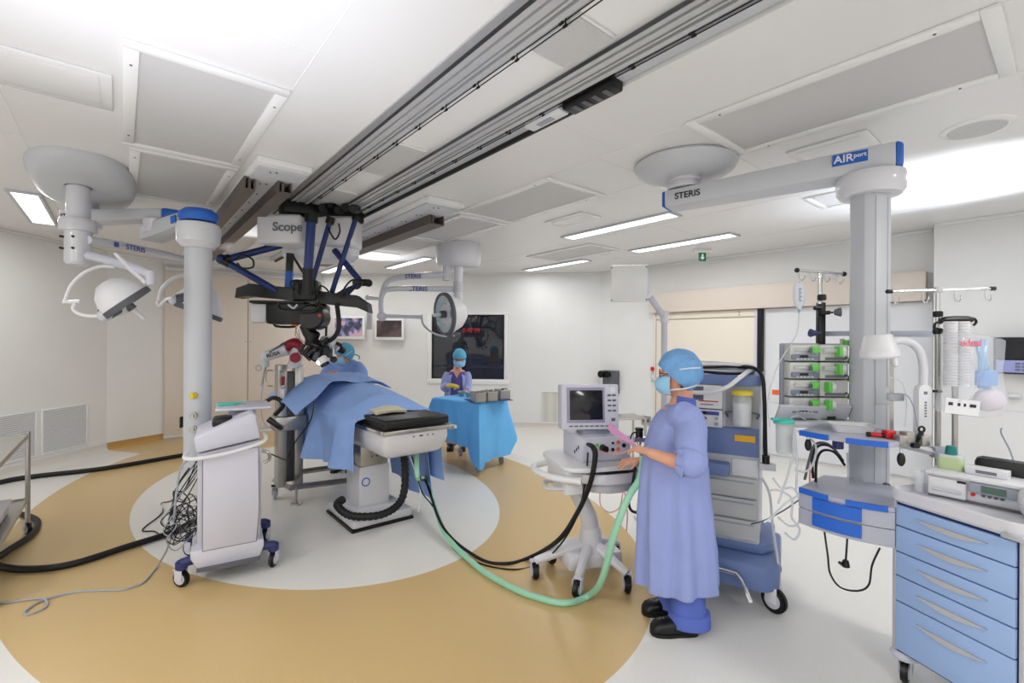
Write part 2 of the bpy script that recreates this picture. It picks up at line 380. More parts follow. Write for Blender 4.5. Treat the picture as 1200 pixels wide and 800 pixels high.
# dim control room behind the glass
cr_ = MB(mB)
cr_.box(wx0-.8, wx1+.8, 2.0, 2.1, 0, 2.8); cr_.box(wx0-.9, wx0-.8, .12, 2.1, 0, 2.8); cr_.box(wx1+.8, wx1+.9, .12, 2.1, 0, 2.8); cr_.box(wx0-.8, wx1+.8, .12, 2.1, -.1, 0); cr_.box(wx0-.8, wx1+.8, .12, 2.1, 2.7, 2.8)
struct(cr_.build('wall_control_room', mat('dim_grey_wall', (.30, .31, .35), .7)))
dk = thing('control_desk', 'grey desk in the dim room behind the dark window', 'desk', tuple(mB @ Vector((3.0, 1.2, 0))))
MB(mB).box(2.2, 3.7, .9, 1.6, 1.08, 1.12, .005).build('desk_top', grey, dk); 
for x in (2.3, 3.6): MB(mB).box(x-.02, x+.02, .95, 1.55, 0, 1.08).build('leg', grey3, dk)
oc = thing('office_chair', 'dark swivel chair seen in silhouette through the observation window', 'chair', tuple(mB @ Vector((2.75, .6, 0))))
MB(mB).box(2.53, 2.97, .4, .85, .85, .93, .03).build('seat', black, oc); MB(mB).box(2.56, 2.94, .36, .42, 1.0, 1.55, .025).build('backrest', black, oc)
MB(mB).cyl((2.75, .6, .06), (2.75, .6, .86), .03).build('post', grey3, oc); MB(mB).lathe([(0, 0), (.26, 0), (.26, .03), (.05, .08), (0, .08)], m=T(2.75, .6, 0)).build('base', grey3, oc)
# glowing red figures set behind the pane, standing in for a reflected clock
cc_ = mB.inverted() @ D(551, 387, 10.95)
ck = thing('clock_reflection', 'glowing red clock figures behind the dark window, imitating a reflection in its glass', 'clock', tuple(mB @ Vector((cc_.x, 1.97, cc_.z-.10))))
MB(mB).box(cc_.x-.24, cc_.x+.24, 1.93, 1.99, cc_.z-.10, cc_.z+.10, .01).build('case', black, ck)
MB(mB @ frame((cc_.x, 1.925, cc_.z), (1, 0, 0), (0, 0, 1))).text('0:42 04', .14, I4, .002).build('digits', ledrefl, ck, world=True)
# wall-mounted screens either side of a white bracket
def wall_screen(u0, u1, v0, v1, label, art):
    c0 = mB.inverted() @ D((u0+u1)/2, (v0+v1)/2, 9.2); wd = (u1-u0)/553*9.15; hh = (v1-v0)/553*9.15
    x, z = c0.x, c0.z
    t = thing('wall_monitor', label, 'monitor', tuple(mB @ Vector((x, 0, z-hh/2))))
    MB(mB).box(x-wd/2, x+wd/2, -.13, -.08, z-hh/2, z+hh/2, .012).build('casing', ceilw, t)
    p = MB(mB).box(x-wd/2+.04, x+wd/2-.04, -.134, -.128, z-hh/2+.06, z+hh/2-.04).build('screen', art, t)
    MB(mB).box(x-.1, x+.1, -.08, 0, z-.1, z+.1).build('bracket', alu, t); return t
def art(name, cols, sc, em=.5):
    m = mat(name, cols[0], .15); N = m.node_tree.nodes; L = m.node_tree.links; b = N['Principled BSDF']
    tc = N.new('ShaderNodeTexCoord'); v = N.new('ShaderNodeTexNoise'); v.inputs['Scale'].default_value = sc; v.inputs['Detail'].default_value = 4; L.new(tc.outputs['Object'], v.inputs['Vector'])
    r = N.new('ShaderNodeValToRGB'); el = r.color_ramp.elements
    for i, c in enumerate(cols):
        e = el[i] if i < 2 else el.new(.5)
        e.position = (.42, .58, .5)[i] if i < 3 else .9; e.color = (*[x**2.2 for x in c], 1)
    L.new(v.outputs['Fac'], r.inputs['Fac']); L.new(r.outputs['Color'], b.inputs['Emission Color']); b.inputs['Emission Strength'].default_value = em
    b.inputs['Base Color'].default_value = (.02, .02, .02, 1); return m
wall_screen(388, 427, 370, 397.5, 'white-framed wall screen showing a bright picture of the operation', art('operation_picture', [(.25, .24, .32), (.85, .68, .72), (.45, .47, .68)], 6, .6))
wall_screen(439.5, 474.5, 373, 398.5, 'white-framed wall screen with a dark brownish picture, nearer the window', art('dark_operation_picture', [(.22, .15, .15), (.42, .32, .32), (.35, .26, .27)], 4, .45))
# louvred grilles
def grille(m, x0, x1, z0, z1, label, n=22, mm=None):
    c = m @ Vector(((x0+x1)/2, 0, z0)); t = thing('wall_grille', label, 'air grille', tuple(c))
    b = MB(m); w_ = .022
    for a in ((x0-w_, x1+w_, z0-w_, z0), (x0-w_, x1+w_, z1, z1+w_), (x0-w_, x0, z0, z1), (x1, x1+w_, z0, z1)): b.box(a[0], a[1], -.018, .0, a[2], a[3], .003)
    b.build('frame', ceilw, t)
    MB(m).box(x0, x1, -.004, 0, z0, z1).build('backing', mm or grey, t)
    if n:
        b = MB(m)
        for i in range(n):
            z = z0+(i+.5)*(z1-z0)/n; b.box(x0, x1, -.016, -.004, z-.004, z+.006)
        b.build('louvres', ceilw, t)
_, mL, LL = None, None, None
p0 = Vector((*WL9, 0)); d = (Vector((*WL1, 0))-p0).normalized(); mL = frame(p0, d, (-d.y, d.x, 0))
grille(mL, 5.35+2.6, 6.00+2.6, .17, .715, 'louvred return-air grille low on the left wall, behind the steel trolley')
grille(mL, 6.10+2.6, 6.71+2.6, .17, .715, 'louvred return-air grille low on the left wall, nearer the beige doors')
grille(mB, 4.40, 5.0, .12, .69, 'white perforated grille low on the back wall behind the patient monitor', 0, perfw)
# small wall fittings
t = thing('emergency_button', 'small red and grey emergency switch on the wall beside the sliding door', 'switch', tuple(D(767, 445, 8.0)))
x = sR(767); MB(mR).box(x-.045, x+.045, -.03, 0, .98, 1.20, .006).build('plate', grey, t)
MB(mR).cyl((x, -.03, 1.05), (x, -.06, 1.05), .035).build('button', red, t); MB(mR).cyl((x, -.03, 1.20), (x, -.07, 1.20), .035).build('beacon', red, t)
x = sR(758); t = thing('wall_socket', 'steel double socket low on the wall beside the sliding door', 'socket', tuple(mR @ Vector((x, 0, .2))))
MB(mR).box(x-.09, x+.09, -.02, 0, .22, .38, .006).build('plate', steel, t)
b = MB(mR)
for k in (-.04, .04): b.cyl((x+k, -.02, .30), (x+k, -.024, .30), .028)
b.build('outlet', grey3, t)
x = sR(912); t = thing('wall_sign', 'small white and orange notice on the pale wall right of the sliding door', 'sign', tuple(mR @ Vector((x, -.03, .85))))
MB(mR).box(x-.09, x+.13, -.045, -.03, .82, 1.08, .004).build('board', white, t); MB(mR).box(x-.06, x+.06, -.048, -.045, .93, 1.0).build('orange_field', orange, t)
t = thing('wall_speaker', 'black box with round knob on the wall behind the patient monitor', 'speaker', tuple(mR @ Vector((.32, 0, .8))))
MB(mR).box(.14, .45, -.10, 0, .72, 1.13, .01).build('cabinet', grey3, t); MB(mR).cyl((.16, -.10, 1.06), (.16, -.20, 1.06), .065, bev=.01).build('knob', black, t); MB(mR).cyl((.27, -.10, 1.06), (.27, -.15, 1.06), .06).build('lens', black, t)
# exit sign under the ceiling
e = D(823, 301, 6.6); me_ = frame(e, (1, 0, 0), (0, 0, 1))
t = thing('exit_sign', 'small green exit sign with a white arrow hanging from the ceiling above the sliding door', 'sign', (e.x, e.y, e.z-.06))
MB(me_).box(-.05, .05, -.058, .058, -.01, .01, .003).build('panel', greensign, t)
MB(me_).prism([(0, -.04), (.032, -.005), (.012, -.005), (.012, .04), (-.012, .04), (-.012, -.005), (-.032, -.005)], .01, .013).build('arrow', white, t)
MB(me_).box(-.12, .12, .058, H-e.z, -.03, .03, .003).build('housing', ceilw, t)
# wall monitor at the right edge
wj = Vector((*WJ, 0)); d = (Vector((*WR2, 0))-wj).normalized(); mF = frame(wj, d, (-d.y, d.x, 0))
t = thing('nurse_station_monitor', 'black-framed monitor on the right wall with a lilac key panel below', 'monitor', tuple(mF @ Vector((.8, -.1, 1.36))))
MB(mF).box(.47, 1.1, -.14, -.08, 1.36, 1.72, .008).build('casing', black, t); MB(mF).box(.49, 1.08, -.143, -.14, 1.51, 1.70).build('screen', screeng if 0 else screen, t)
MB(mF).box(.49, 1.08, -.146, -.14, 1.375, 1.495, .002).build('key_panel', mat('lilac_panel', (.62, .64, .84), .4), t)
b = MB(mF)
for i in range(9):
    for j in range(3): b.box(.62+i*.045, .655+i*.045, -.15, -.146, 1.395+j*.03, 1.412+j*.03)
b.build('keys', labelm, t); MB(mF).box(.7, .9, -.08, 0, 1.45, 1.6).build('bracket', grey, t)
t = thing('wall_rail', 'short white rail stub on the right wall below the black monitor', 'rail', tuple(mF @ Vector((.55, -.05, 1.1))))
MB(mF).box(.46, .66, -.06, 0, 1.125, 1.16, .012).build('bar', white, t)
struct(MB(mF).box(0, 3, -.004, 0, .985, .99).build('trim_10', grey))
# ================= CEILING FITTINGS =================
def vent(b0, b1, a0, a1, label, fr=.06, z=H, screws=True):
    c = RF @ Vector(((b0+b1)/2, (a0+a1)/2, z-.012)); t = thing('air_diffuser', label, 'ceiling vent', tuple(c), TH, 'perforated ceiling diffusers')
    b = MB(RF)
    for q in ((b0, b1, a0, a0+fr), (b0, b1, a1-fr, a1), (b0, b0+fr, a0+fr, a1-fr), (b1-fr, b1, a0+fr, a1-fr)): b.box(*q, z-.018, z, .004)
    b.build('frame', ceilw, t)
    MB(RF).box(b0+fr, b1-fr, a0+fr, a1-fr, z-.008, z).build('perforated_sheet', perfm, t)
    b = MB(RF)
    for x in (b0+fr*.5, b1-fr*.5):
        for k in (.15, .85): y = a0+(a1-a0)*k; b.cyl((x, y, z-.018), (x, y, z-.021), .006, n=8)
    b.build('screw', grey3, t)
vent(0, .68, 2.65, 4.07, 'large perforated diffuser in the ceiling at upper left, largest in the photo')
vent(.04, .68, 4.10, 5.45, 'perforated diffuser behind the large left one, beside the left ceiling channels')
vent(2.58, 3.29, .20, 1.51, 'long perforated diffuser in the ceiling at upper right, above the grey boom arm')
vent(2.60, 3.29, 2.69, 4.02, 'perforated ceiling diffuser between the rail slot and the round dome')
vent(2.68, 3.29, 4.08, 5.36, 'perforated ceiling diffuser behind the right ceiling channel')
vent(2.68, 3.29, 5.42, 6.6, 'farthest perforated diffuser, partly behind the right ceiling channel')
vent(4.77, 5.43, 4.15, 5.43, 'flat perforated diffuser between the two strip lights near the back corner')
vent(4.72, 5.2, 1.1, 1.6, 'small perforated diffuser behind the thick grey boom column', .04)
def access(b0, b1, a0, a1, label):
    t = thing('access_panel', label, 'ceiling panel', tuple(RF @ Vector(((b0+b1)/2, (a0+a1)/2, H-.012))), TH)
    MB(RF).box(b0, b1, a0, a1, H-.014, H, .005).build('frame', ceilw, t)
    MB(RF).box(b0+.05, b1-.05, a0+.05, a1-.05, H-.018, H-.013, .002).build('panel', ceilm, t)
access(-1.3, -.04, 3.07, 3.53, 'plain rectangular access panel in the ceiling at the left edge')
access(3.50, 3.86, .84, 1.30, 'plain rectangular access panel behind the blue and white boom logo')
access(3.55, 3.85, 3.2, 3.75, 'plain square access panel near the two strip lights')
def strip_light(b0, b1, a0, a1, label, pw=28):
    c = RF @ Vector(((b0+b1)/2, (a0+a1)/2, H-.02)); t = thing('strip_light', label, 'ceiling light', tuple(c), TH, 'recessed strip lights')
    b = MB(RF); fr = .028
    for q in ((b0, b1, a0, a0+fr), (b0, b1, a1-fr, a1), (b0, b0+fr, a0+fr, a1-fr), (b1-fr, b1, a0+fr, a1-fr)): b.box(*q, H-.02, H, .003)
    b.build('frame', grey, t)
    MB(RF).box(b0+fr, b1-fr, a0+fr, a1-fr, H-.012, H-.002).build('diffuser', lampon, t)
    b = MB(RF)
    for k in range(1, 4): y = a0+(a1-a0)*k/4; b.box(b0+fr, b1-fr, y-.003, y+.003, H-.015, H-.011)
    b.build('divider', grey, t)
    l = bpy.data.lights.new('strip_lamp', 'AREA'); l.shape = 'RECTANGLE'; l.size = b1-b0-.06; l.size_y = a1-a0-.06; l.energy = pw*.65; l.color = (1, .99, .975)
    o = bpy.data.objects.new('strip_lamp', l); C.objects.link(o); o.location = RF @ Vector(((b0+b1)/2, (a0+a1)/2, H-.03)); o.rotation_euler = (0, 0, TH)
strip_light(-.79, -.56, 6.0, 7.5, 'wide lit strip light in the ceiling at far left, beside the oblong dome')
strip_light(4.2, 4.44, 2.62, 4.14, 'long lit strip light just left of the grey boom arm end')
strip_light(5.54, 5.80, 2.65, 4.12, 'lit strip light above the exit sign, right of the boom arm end')
strip_light(5.6, 5.82, 5.02, 6.5, 'lit strip light near the back wall, right of the drum-shaped lamp mount', 15)
strip_light(3.6, 3.80, 6.5, 7.95, 'lit strip light at the back, touching the left of the drum-shaped lamp mount', 17)
strip_light(2.9, 3.12, 8.1, 9.3, 'farthest strip light, glimpsed between the blue microscope arms', 10)
t = thing('ceiling_speaker', 'round perforated grey disc in the ceiling at the right edge', 'ceiling speaker', tuple(RF @ Vector((3.98, .41, H-.02))), TH)
MB(RF @ T(3.98, .41, H)).lathe([(0, -.012), (.135, -.012), (.165, -.006), (.17, 0), (0, 0)], 40).build('rim', ceilw, t)
MB(RF @ T(3.98, .41, H)).lathe([(0, -.017), (.13, -.017), (.135, -.011), (0, -.011)], 40).build('grille', perfm, t)
# sunken slot: middle panels and rails
struct(MB(RF).box(1.42, 1.70, -4, 8.6, H+.03, H+.075).build('trim_11', ceilw))
for a0, a1 in ((1.30, 1.61), (2.94, 3.6), (4.2, 4.8)):
    t = thing('slot_grille', 'perforated panel between the two ceiling rails, %s' % {1.30: 'nearest the camera', 2.94: 'middle one', 4.2: 'next to the microscope carriage'}[a0], 'ceiling vent', tuple(RF @ Vector((1.55, (a0+a1)/2, H+.02))), TH)
    MB(RF).box(1.425, 1.655, a0, a1, H+.018, H+.03, .003).build('frame', ceilw, t); MB(RF).box(1.435, 1.645, a0+.01, a1-.01, H+.012, H+.02).build('perforated_sheet', perfm, t)
def rail(b0, label):
    t = thing('ceiling_rail', label, 'rail', tuple(RF @ Vector((b0+.08, 1, H))), TH)
    b = MB(RF)
    b.box(b0, b0+.15, -4, 5.5, H+.02, H+.075)
    for i, (x, w_, z) in enumerate(((0, .020, 0), (.026, .012, .008), (.045, .026, .0), (.078, .012, .008), (.098, .014, .004), (.122, .028, -.004))): b.box(b0+x, b0+x+w_, -4, 5.5, H+z, H+.021)
    b.build('profile', alu, t)
    b = MB(RF)
    for x in (.0215, .073, .1145): b.box(b0+x, b0+x+.004, -4, 5.5, H+.012, H+.0205)
    b.box(b0-.006, b0-.001, -4, 5.5, H+.001, H+.02)
    b.build('groove', darkal, t)
    b = MB(RF)
    for x in (.163, .187):
        b.cyl((b0+x, -4, H-.002), (b0+x, 5.2, H-.002), .0028, n=6)
        for i in range(28): y = -3.6+i*.31; b.cyl((b0+x, y, H-.002), (b0+x, y+.02, H-.002), .0065, n=8); b.cyl((b0+x, y+.009, H-.002), (b0+x, y+.009, H+.032), .003, n=6)
    b.build('cable', black, t)
rail(1.225, 'long aluminium ceiling rail carrying the microscope, the one nearer the left'); rail(1.69, 'long aluminium ceiling rail carrying the microscope, the one nearer the black cable box')
struct(MB(RF).box(1.905, 1.975, -4, 8.6, H+.02, H+.075).build('trim_12', grey))
struct(MB(RF).box(1.968, 1.984, 1.8, 8.6, H-.012, H+.02).build('trim_13', black))
t = thing('cable_box', 'black plastic connector box in the slot beside the right-hand ceiling rail', 'cable box', tuple(RF @ Vector((1.92, 1.67, H-.02))), TH)
MB(RF).box(1.87, 1.975, 1.50, 1.84, H-.03, H+.05, .012).build('body', black, t)
b = MB(RF)
for i in range(4): b.box(1.885, 1.955, 1.54+i*.07, 1.57+i*.07, H-.036, H-.03, .004)
b.build('connector', grey3, t)
t = thing('power_plug', 'white plug unit beside the black connector box in the ceiling slot', 'plug', tuple(RF @ Vector((1.92, 2.0, H-.01))), TH)
MB(RF).box(1.875, 1.955, 1.86, 2.16, H-.02, H+.03, .01).build('body', white, t); MB(RF).box(1.89, 1.93, 1.95, 2.07, H-.025, H-.02, .002).build('label_field', grey2, t)
# beam housings with brown channels
def housing(b0, b1, a0, a1, chans, label):
    t = thing('ceiling_track', label, 'ceiling track', tuple(RF @ Vector(((b0+b1)/2, (a0+a1)/2, H-.06))), TH)
    MB(RF).box(b0, b1, a0, a1, H-.045, H, .006).build('housing', ceilw, t)
    MB(RF).box(b0+.02, b1-.02, a0+.08, a1, H-.06, H-.045, .004).build('cover_plate', grey, t)
    for c0, c1, y0 in chans:
        b = MB(RF); b.box(c0, c1, y0, a1, H-.15, H-.14); b.box(c0, c0+.012, y0, a1, H-.14, H-.05); b.box(c1-.012, c1, y0, a1, H-.14, H-.05); b.box(c0+.03, c0+.05, y0+.01, a1, H-.139, H-.05)
        b.build('channel', brown, t)
    b = MB(RF)
    for i in range(14):
        y = a0+.12+i*.33
        for c0, c1, _ in chans[-1:]: b.cyl((c0-.05, y, H-.060), (c0-.05, y, H-.066), .009, n=8); b.cyl((c0-.09, y+.02, H-.060), (c0-.09, y+.02, H-.066), .007, n=8)
    b.build('bolt', grey3, t)
housing(.735, 1.11, 3.72, 8.4, ((.72, .80, 4.1), (.94, 1.045, 4.02)), 'white ceiling track with two brown channels, left of the microscope')
housing(2.12, 2.50, 3.74, 7.6, ((2.34, 2.50, 4.1),), 'white ceiling track with one brown channel, right of the microscope')
# ================= CEILING PENDANTS AND SURGICAL LAMPS =================
def V3(*a): return Vector(a)
def boxarm(p0, p1, w0, h0, w1, h1, bev=.01):      # tapered box beam between two points
    d = (p1-p0); L = d.length; m = frame(p0, d, (-d.y, d.x, 0)); b = bmesh.new()
    vs = []
    for x, w_, h_ in ((0, w0, h0), (L, w1, h1)):
        vs.append([b.verts.new((x, y, z)) for y, z in ((-w_/2, -h_/2), (w_/2, -h_/2), (w_/2, h_/2), (-w_/2, h_/2))])
    b.faces.new(vs[0]); b.faces.new(vs[1])
    for i in range(4): b.faces.new((vs[0][i], vs[0][(i+1) % 4], vs[1][(i+1) % 4], vs[1][i]))
    return b, m
# ---- right boom ----
hx, hy = 1.26, 3.46; cx, cy = 2.12, 2.80
rb = thing('supply_boom', 'thick grey ceiling boom with round dome, long arm and tall column at right', 'ceiling boom', (hx, hy, H))
MB(T(hx, hy, H)).lathe([(0, -.125), (.17, -.12), (.27, -.10), (.335, -.06), (.36, -.02), (.35, -.004), (.34, 0), (0, 0)], 48).build('dome', grey, rb)
MB(T(hx, hy, 0)).lathe([(0, 2.77), (.12, 2.77), (.12, 2.79), (.10, 2.795), (.10, 2.815), (.115, 2.82), (.115, 2.84), (.09, 2.845), (.09, 2.9), (0, 2.9)], 32).build('pivot', white2, rb)
d = V3(cx-hx, cy-hy, 0).normalized(); p0 = V3(hx, hy, 2.70)-d*.12; p1 = V3(cx, cy, 2.715)+d*.12
b, m = boxarm(p0, p1, .20, .125, .24, .15); armR = MB()._add(b, m, .022).build('boom_arm', grey, rb)
b, m = boxarm(p1-d*.005, p1+d*.03, .236, .150, .19, .125); MB()._add(b, m, .012).build('end_cap', blue2, rb)
b, m = boxarm(p0-d*.02, p0+d*.004, .17, .105, .195, .122); MB()._add(b, m, .008).build('end_cap', blue2, rb)
nrm = V3(d.y, -d.x, 0);  nrm = nrm if nrm.y < 0 else -nrm
tm = frame(p0+d*.17+nrm*.1045+V3(0, 0, .0), d, (0, 0, 1)); MB(tm).text('STERIS', .062, I4, .0015).build('lettering', ink, armR)
c_ = p1-d*.215+nrm*.1205+V3(0, 0, .02); tm = frame(c_, d, (0, 0, 1))
MB(tm).box(-.085, .085, -.033, .033, -.003, .002).build('badge', blue2, armR)
MB(tm @ T(-.030, 0, .003)).text('AIR', .062, I4, .001).build('lettering', white, armR)
MB(tm @ T(.048, .008, .003)).text('port', .034, I4, .001).build('lettering', white, armR)
MB(T(cx, cy, 0)).lathe([(0, 2.52), (.150, 2.52), (.170, 2.55), (.172, 2.625), (.165, 2.645), (0, 2.645)], 36).build('collar', white2, rb)
def colpoly(w, dpt, k=.05): return [(-w/2, -dpt/2+k), (-w/2+k, -dpt/2), (w/2-k, -dpt/2), (w/2, -dpt/2+k), (w/2, dpt/2-k), (w/2-k, dpt/2), (-w/2+k, dpt/2), (-w/2, dpt/2-k)]
mc = F(cx, cy, 0, TH)
col = MB(mc @ RZ(-30)).prism(colpoly(.178, .168, .036), .80, 2.53, bev=.006).build('column', grey, rb)
b = MB(mc @ RZ(-30))
for x in (-.05, .03): b.box(x-.0015, x+.0015, -.0855, -.083, .82, 2.5)
b.build('groove', grey2, col)
for z in (1.30, 1.05): MB(mc @ RZ(-30)).box(-.045, .06, -.088, -.083, z, z+.10, .003).build('socket_panel', grey, col)
MB(mc @ RZ(-30) @ T(0, -.084, .83)).cyl((.02, 0, 0), (.02, -.02, 0), .02).build('cable_port', grey3, col)
# side rails carrying the poles
MB(RF).box(3.38, 3.41, .88, 1.12, 1.695, 1.725, .004).build('equipment_rail', grey2, rb)
q0, q1 = D(1040, 391, 2.75), D(1097, 391, 2.75); b, m = boxarm(q0, q1, .03, .035, .03, .035); MB()._add(b, m, .003).build('equipment_rail', grey2, rb)
# shelves
def rshelf(z, name, parent):
    pts = []
    for k in range(13): t = k/12; pts.append((2.90-.045*math.sin(PI*t), .575+.425*t))
    pts += [(3.30, 1.0), (3.34, .90), (3.34, .66), (3.30, .575)]
    return MB(RF).prism(pts, z-.022, z, bev=.004).build(name, drawg, parent)
sh = rshelf(1.165, 'shelf', rb)
def trim(a0, a1, z, par):
    pts = []; n = 8
    o = [(2.895-.048*math.sin(PI*(a-.575)/.425), a) for a in [a0+(a1-a0)*k/n for k in range(n+1)]]
    MB(RF).prism([(x-.004, y) for x, y in o]+[(x+.012, y) for x, y in o[::-1]], z-.024, z+.004).build('blue_edge', blue, par)
trim(.60, .765, 1.165, sh); trim(.845, .995, 1.165, sh)
con = rshelf(.85, 'console_top', rb); trim(.60, .765, .85, con); trim(.845, .995, .85, con)
def drawer(z0, z1, h0, h1):
    o = [(2.90-.045*math.sin(PI*k/12), .575+.425*k/12) for k in range(13)]+[(3.30, 1.0), (3.30, .575)]
    dr = MB(RF).prism(o, z0, z1, bev=.004).build('drawer', drawg, rb)
    n = 8; o = [(2.895-.048*math.sin(PI*(a-.575)/.425), a) for a in [.70+.22*k/n for k in range(n+1)]]
    MB(RF).prism([(x-.006, y) for x, y in o]+[(x+.012, y) for x, y in o[::-1]], h0, h1).build('drawer_handle', blue, dr)
drawer(.745, .826, .755, .822); drawer(.655, .741, .675, .738)
# ---- left boom ----
lb = thing('supply_boom', 'slimmer ceiling boom at left with two jointed arms, blue caps and round column', 'ceiling boom', (-3.83, 4.20, H))
hub = V3(-3.83, 4.22, 0); el = D(187, 256, 4.15); colL = V3(-2.595, 3.9, 0)
MB(T(hub.x, hub.y, 0)).lathe([(0, 2.64), (.12, 2.64), (.125, 2.76), (.10, 2.77), (.10, 2.79), (.12, 2.795), (.12, 2.82), (.10, 2.83), (.10, 2.9), (0, 2.9)], 32).build('pivot', white2, lb)
a0 = V3(hub.x, hub.y, 2.73); a1 = V3(el.x, el.y, 2.74); d = (a1-a0).normalized()
b, m = boxarm(a0-d*.16, a1+d*.08, .18, .125, .15, .09); ar = MB()._add(b, m, .02).build('boom_arm', grey, lb)
nn = V3(d.y, -d.x, 0); nn = nn if nn.y < 0 else -nn
MB(frame(a0-d*.06+nn*.09, d, (0, 0, 1))).text('STERIS', .05, I4, .001).build('lettering', ink, ar)
b, m = boxarm(a1+d*.08, a1+d*.22, .16, .10, .10, .06); MB()._add(b, m, .02).build('end_cap', blue2, lb)
MB(T(el.x, el.y, 0)).lathe([(0, 2.58), (.11, 2.58), (.12, 2.62), (.12, 2.69), (0, 2.69)], 28).build('elbow', white2, lb)
a0 = V3(el.x, el.y, 2.60); a1 = V3(colL.x, colL.y, 2.66); d = (a1-a0).normalized()
b, m = boxarm(a0-d*.13, a1-d*.02, .20, .15, .17, .11); ar = MB()._add(b, m, .025).build('boom_arm', grey, lb)
MB(frame(a1-d*.18+V3(d.y, -d.x, 0)*.10, d, (0, 0, 1))).box(-.035, .035, -.03, .03, -.003, .003).build('badge', blue, ar)
MB(T(colL.x, colL.y, 2.67)).lathe([(0, -.05), (.135, -.05), (.15, -.02), (.145, .02), (.11, .05), (0, .06)], 32, sx=1, sy=.9).build('end_cap', blue, lb)
MB(T(colL.x, colL.y, 0)).lathe([(0, 2.40), (.115, 2.40), (.155, 2.45), (.16, 2.56), (.15, 2.60), (0, 2.60)], 36).build('collar', white2, lb)
cl = MB(T(colL.x, colL.y, 0)).lathe([(0, .56), (.09, .56), (.098, .60), (.098, 2.41), (0, 2.41)], 36).build('column', grey, lb)
for i, z in enumerate((1.20, 1.04, .93)):
    q = V3(colL.x+.03, colL.y-.09, z); MB().cyl(q, q+V3(.01, -.03, 0), .026).cyl(q+V3(.01, -.03, 0), q+V3(.013, -.045, 0), .014).build('gas_outlet', yellow if i == 0 else steel, cl)
MB().box(colL.x-.11, colL.x-.095, colL.y-.06, colL.y+.02, .93, 1.02, .005).build('switch', black, cl)
# oblong ceiling plate over both pivots, and lamp spindle
ls = thing('surgical_lamp', 'twin white surgical lamps on a spindle under the oblong ceiling plate at left', 'surgical lamp', (-3.44, 3.74, H))
pts = []
for k in range(56):
    t = 2*PI*k/56; cxx, sxx = math.cos(t), math.sin(t); pts.append((-.235+.335*math.copysign(abs(cxx)**.75, cxx), 5.26+.83*math.copysign(abs(sxx)**.8, sxx)))
b = MB(RF); b.loft([[V3(-.235+(x+.235)*s_, 5.26+(y-5.26)*s_, z) for x, y in pts] for s_, z in ((.78, H-.10), (.92, H-.075), (.985, H-.035), (1, H-.012), (1, H))])
b.build('ceiling_plate', grey, ls)
sp = V3(-3.46, 3.76, 0)
MB(T(sp.x, sp.y, 0)).lathe([(0, 2.5), (.075, 2.5), (.075, 2.86), (.085, 2.86), (.085, 2.88), (0, 2.88)], 28).build('spindle', white2, ls)
MB(T(sp.x, sp.y, 0)).lathe([(0, 2.24), (.07, 2.24), (.085, 2.26), (.085, 2.50), (.118, 2.505), (.12, 2.585), (.11, 2.60), (0, 2.6)], 32).build('spindle_hub', white2, ls)
for z in (2.36, 2.45):
    for k in (-.06, .03): MB().cyl((sp.x+k, sp.y-.05, z), (sp.x+k*1.05, sp.y-.087, z), .009, n=10).build('bolt', black, ls)
def lamphead(c, nrm, Rr, parent, hubdir=None, cover=white, lit=False, hub_=True):
    n = Vector(nrm).normalized(); m = frame(c, n.cross(V3(0, 0, 1)) if abs(n.z) < .95 else (1, 0, 0), n.cross(n.cross(V3(0, 0, 1)))) 
    z = (m.to_3x3() @ V3(0, 0, 1))
    if z.dot(n) < 0: m = m @ RX(180)
    MB(m).lathe([(0, -.30*Rr/.28), (Rr*.35, -.285*Rr/.28), (Rr*.68, -.20*Rr/.28), (Rr*.92, -.06*Rr/.28), (Rr*.95, -.01), (0, -.01)], 36).build('lamp_cover', cover, parent)
    rim = MB(m).lathe([(Rr*.86, .022), (Rr*.98, .022), (Rr, .012), (Rr, -.02), (Rr*.95, -.024), (Rr*.86, -.02), (Rr*.86, .022)], 44).build('rim', grey3, parent)
    MB(m).lathe([(0, -.02), (Rr*.5, -.014), (Rr*.8, 0), (Rr*.87, .012), (Rr*.87, .006), (0, -.03)], 36).build('reflector', reflector, parent)
    MB(m).cyl((0, 0, -.01), (0, 0, .06), Rr*.17).build('handle_mount', grey3, parent)
    MB(m).cyl((0, 0, .06), (0, 0, .16), Rr*.10, Rr*.085, bev=.005).build('sterile_handle', white, parent)
    return m
# front lamp
c = D(148, 355, 3.55); m = lamphead(c, (.50, .44, -.74), .185, ls)
q = D(124, 368, 3.45); MB().cyl(q+V3(.0, .04, .05), q, .075, .05).build('yoke_hub', grey3, ls); MB().ell(q-V3(0, .01, .01), (.045, .045, .045)).build('hub_cap', grey, ls)
MB().ell(c+V3(-.08, .0, .03), (.11, .10, .13)).build('lamp_bulge', white, ls)
MB().tube([D(104, 299, 3.70), D(150, 311, 3.60), D(176, 321, 3.55)], [.035, .035, .03], n=12, sub=3).tube([D(176, 318, 3.55), D(177, 334, 3.55)], [.035, .028], n=12).build('lamp_arm', lav, ls)
MB().tube([D(135, 297, 3.60), D(155, 316, 3.57), D(172, 332, 3.55)], [.012, .022, .016], n=8, sub=3).build('spring_strut', white, ls)
MB().tube([D(134, 313, 3.55), D(118, 312, 3.5), D(98, 320, 3.45), D(83, 335, 3.42), D(76, 353, 3.40)], .012, n=8).build('outer_yoke', white, ls)
MB().tube([D(74, 354, 3.40), D(94, 353, 3.42)], .013, n=8).build('yoke_joint', white, ls)
MB().tube([D(88, 355, 3.41), D(86, 362, 3.41), D(94, 368, 3.42), D(108, 370.5, 3.43), D(122, 369.5, 3.44)], .013, n=8).build('inner_yoke', white, ls)
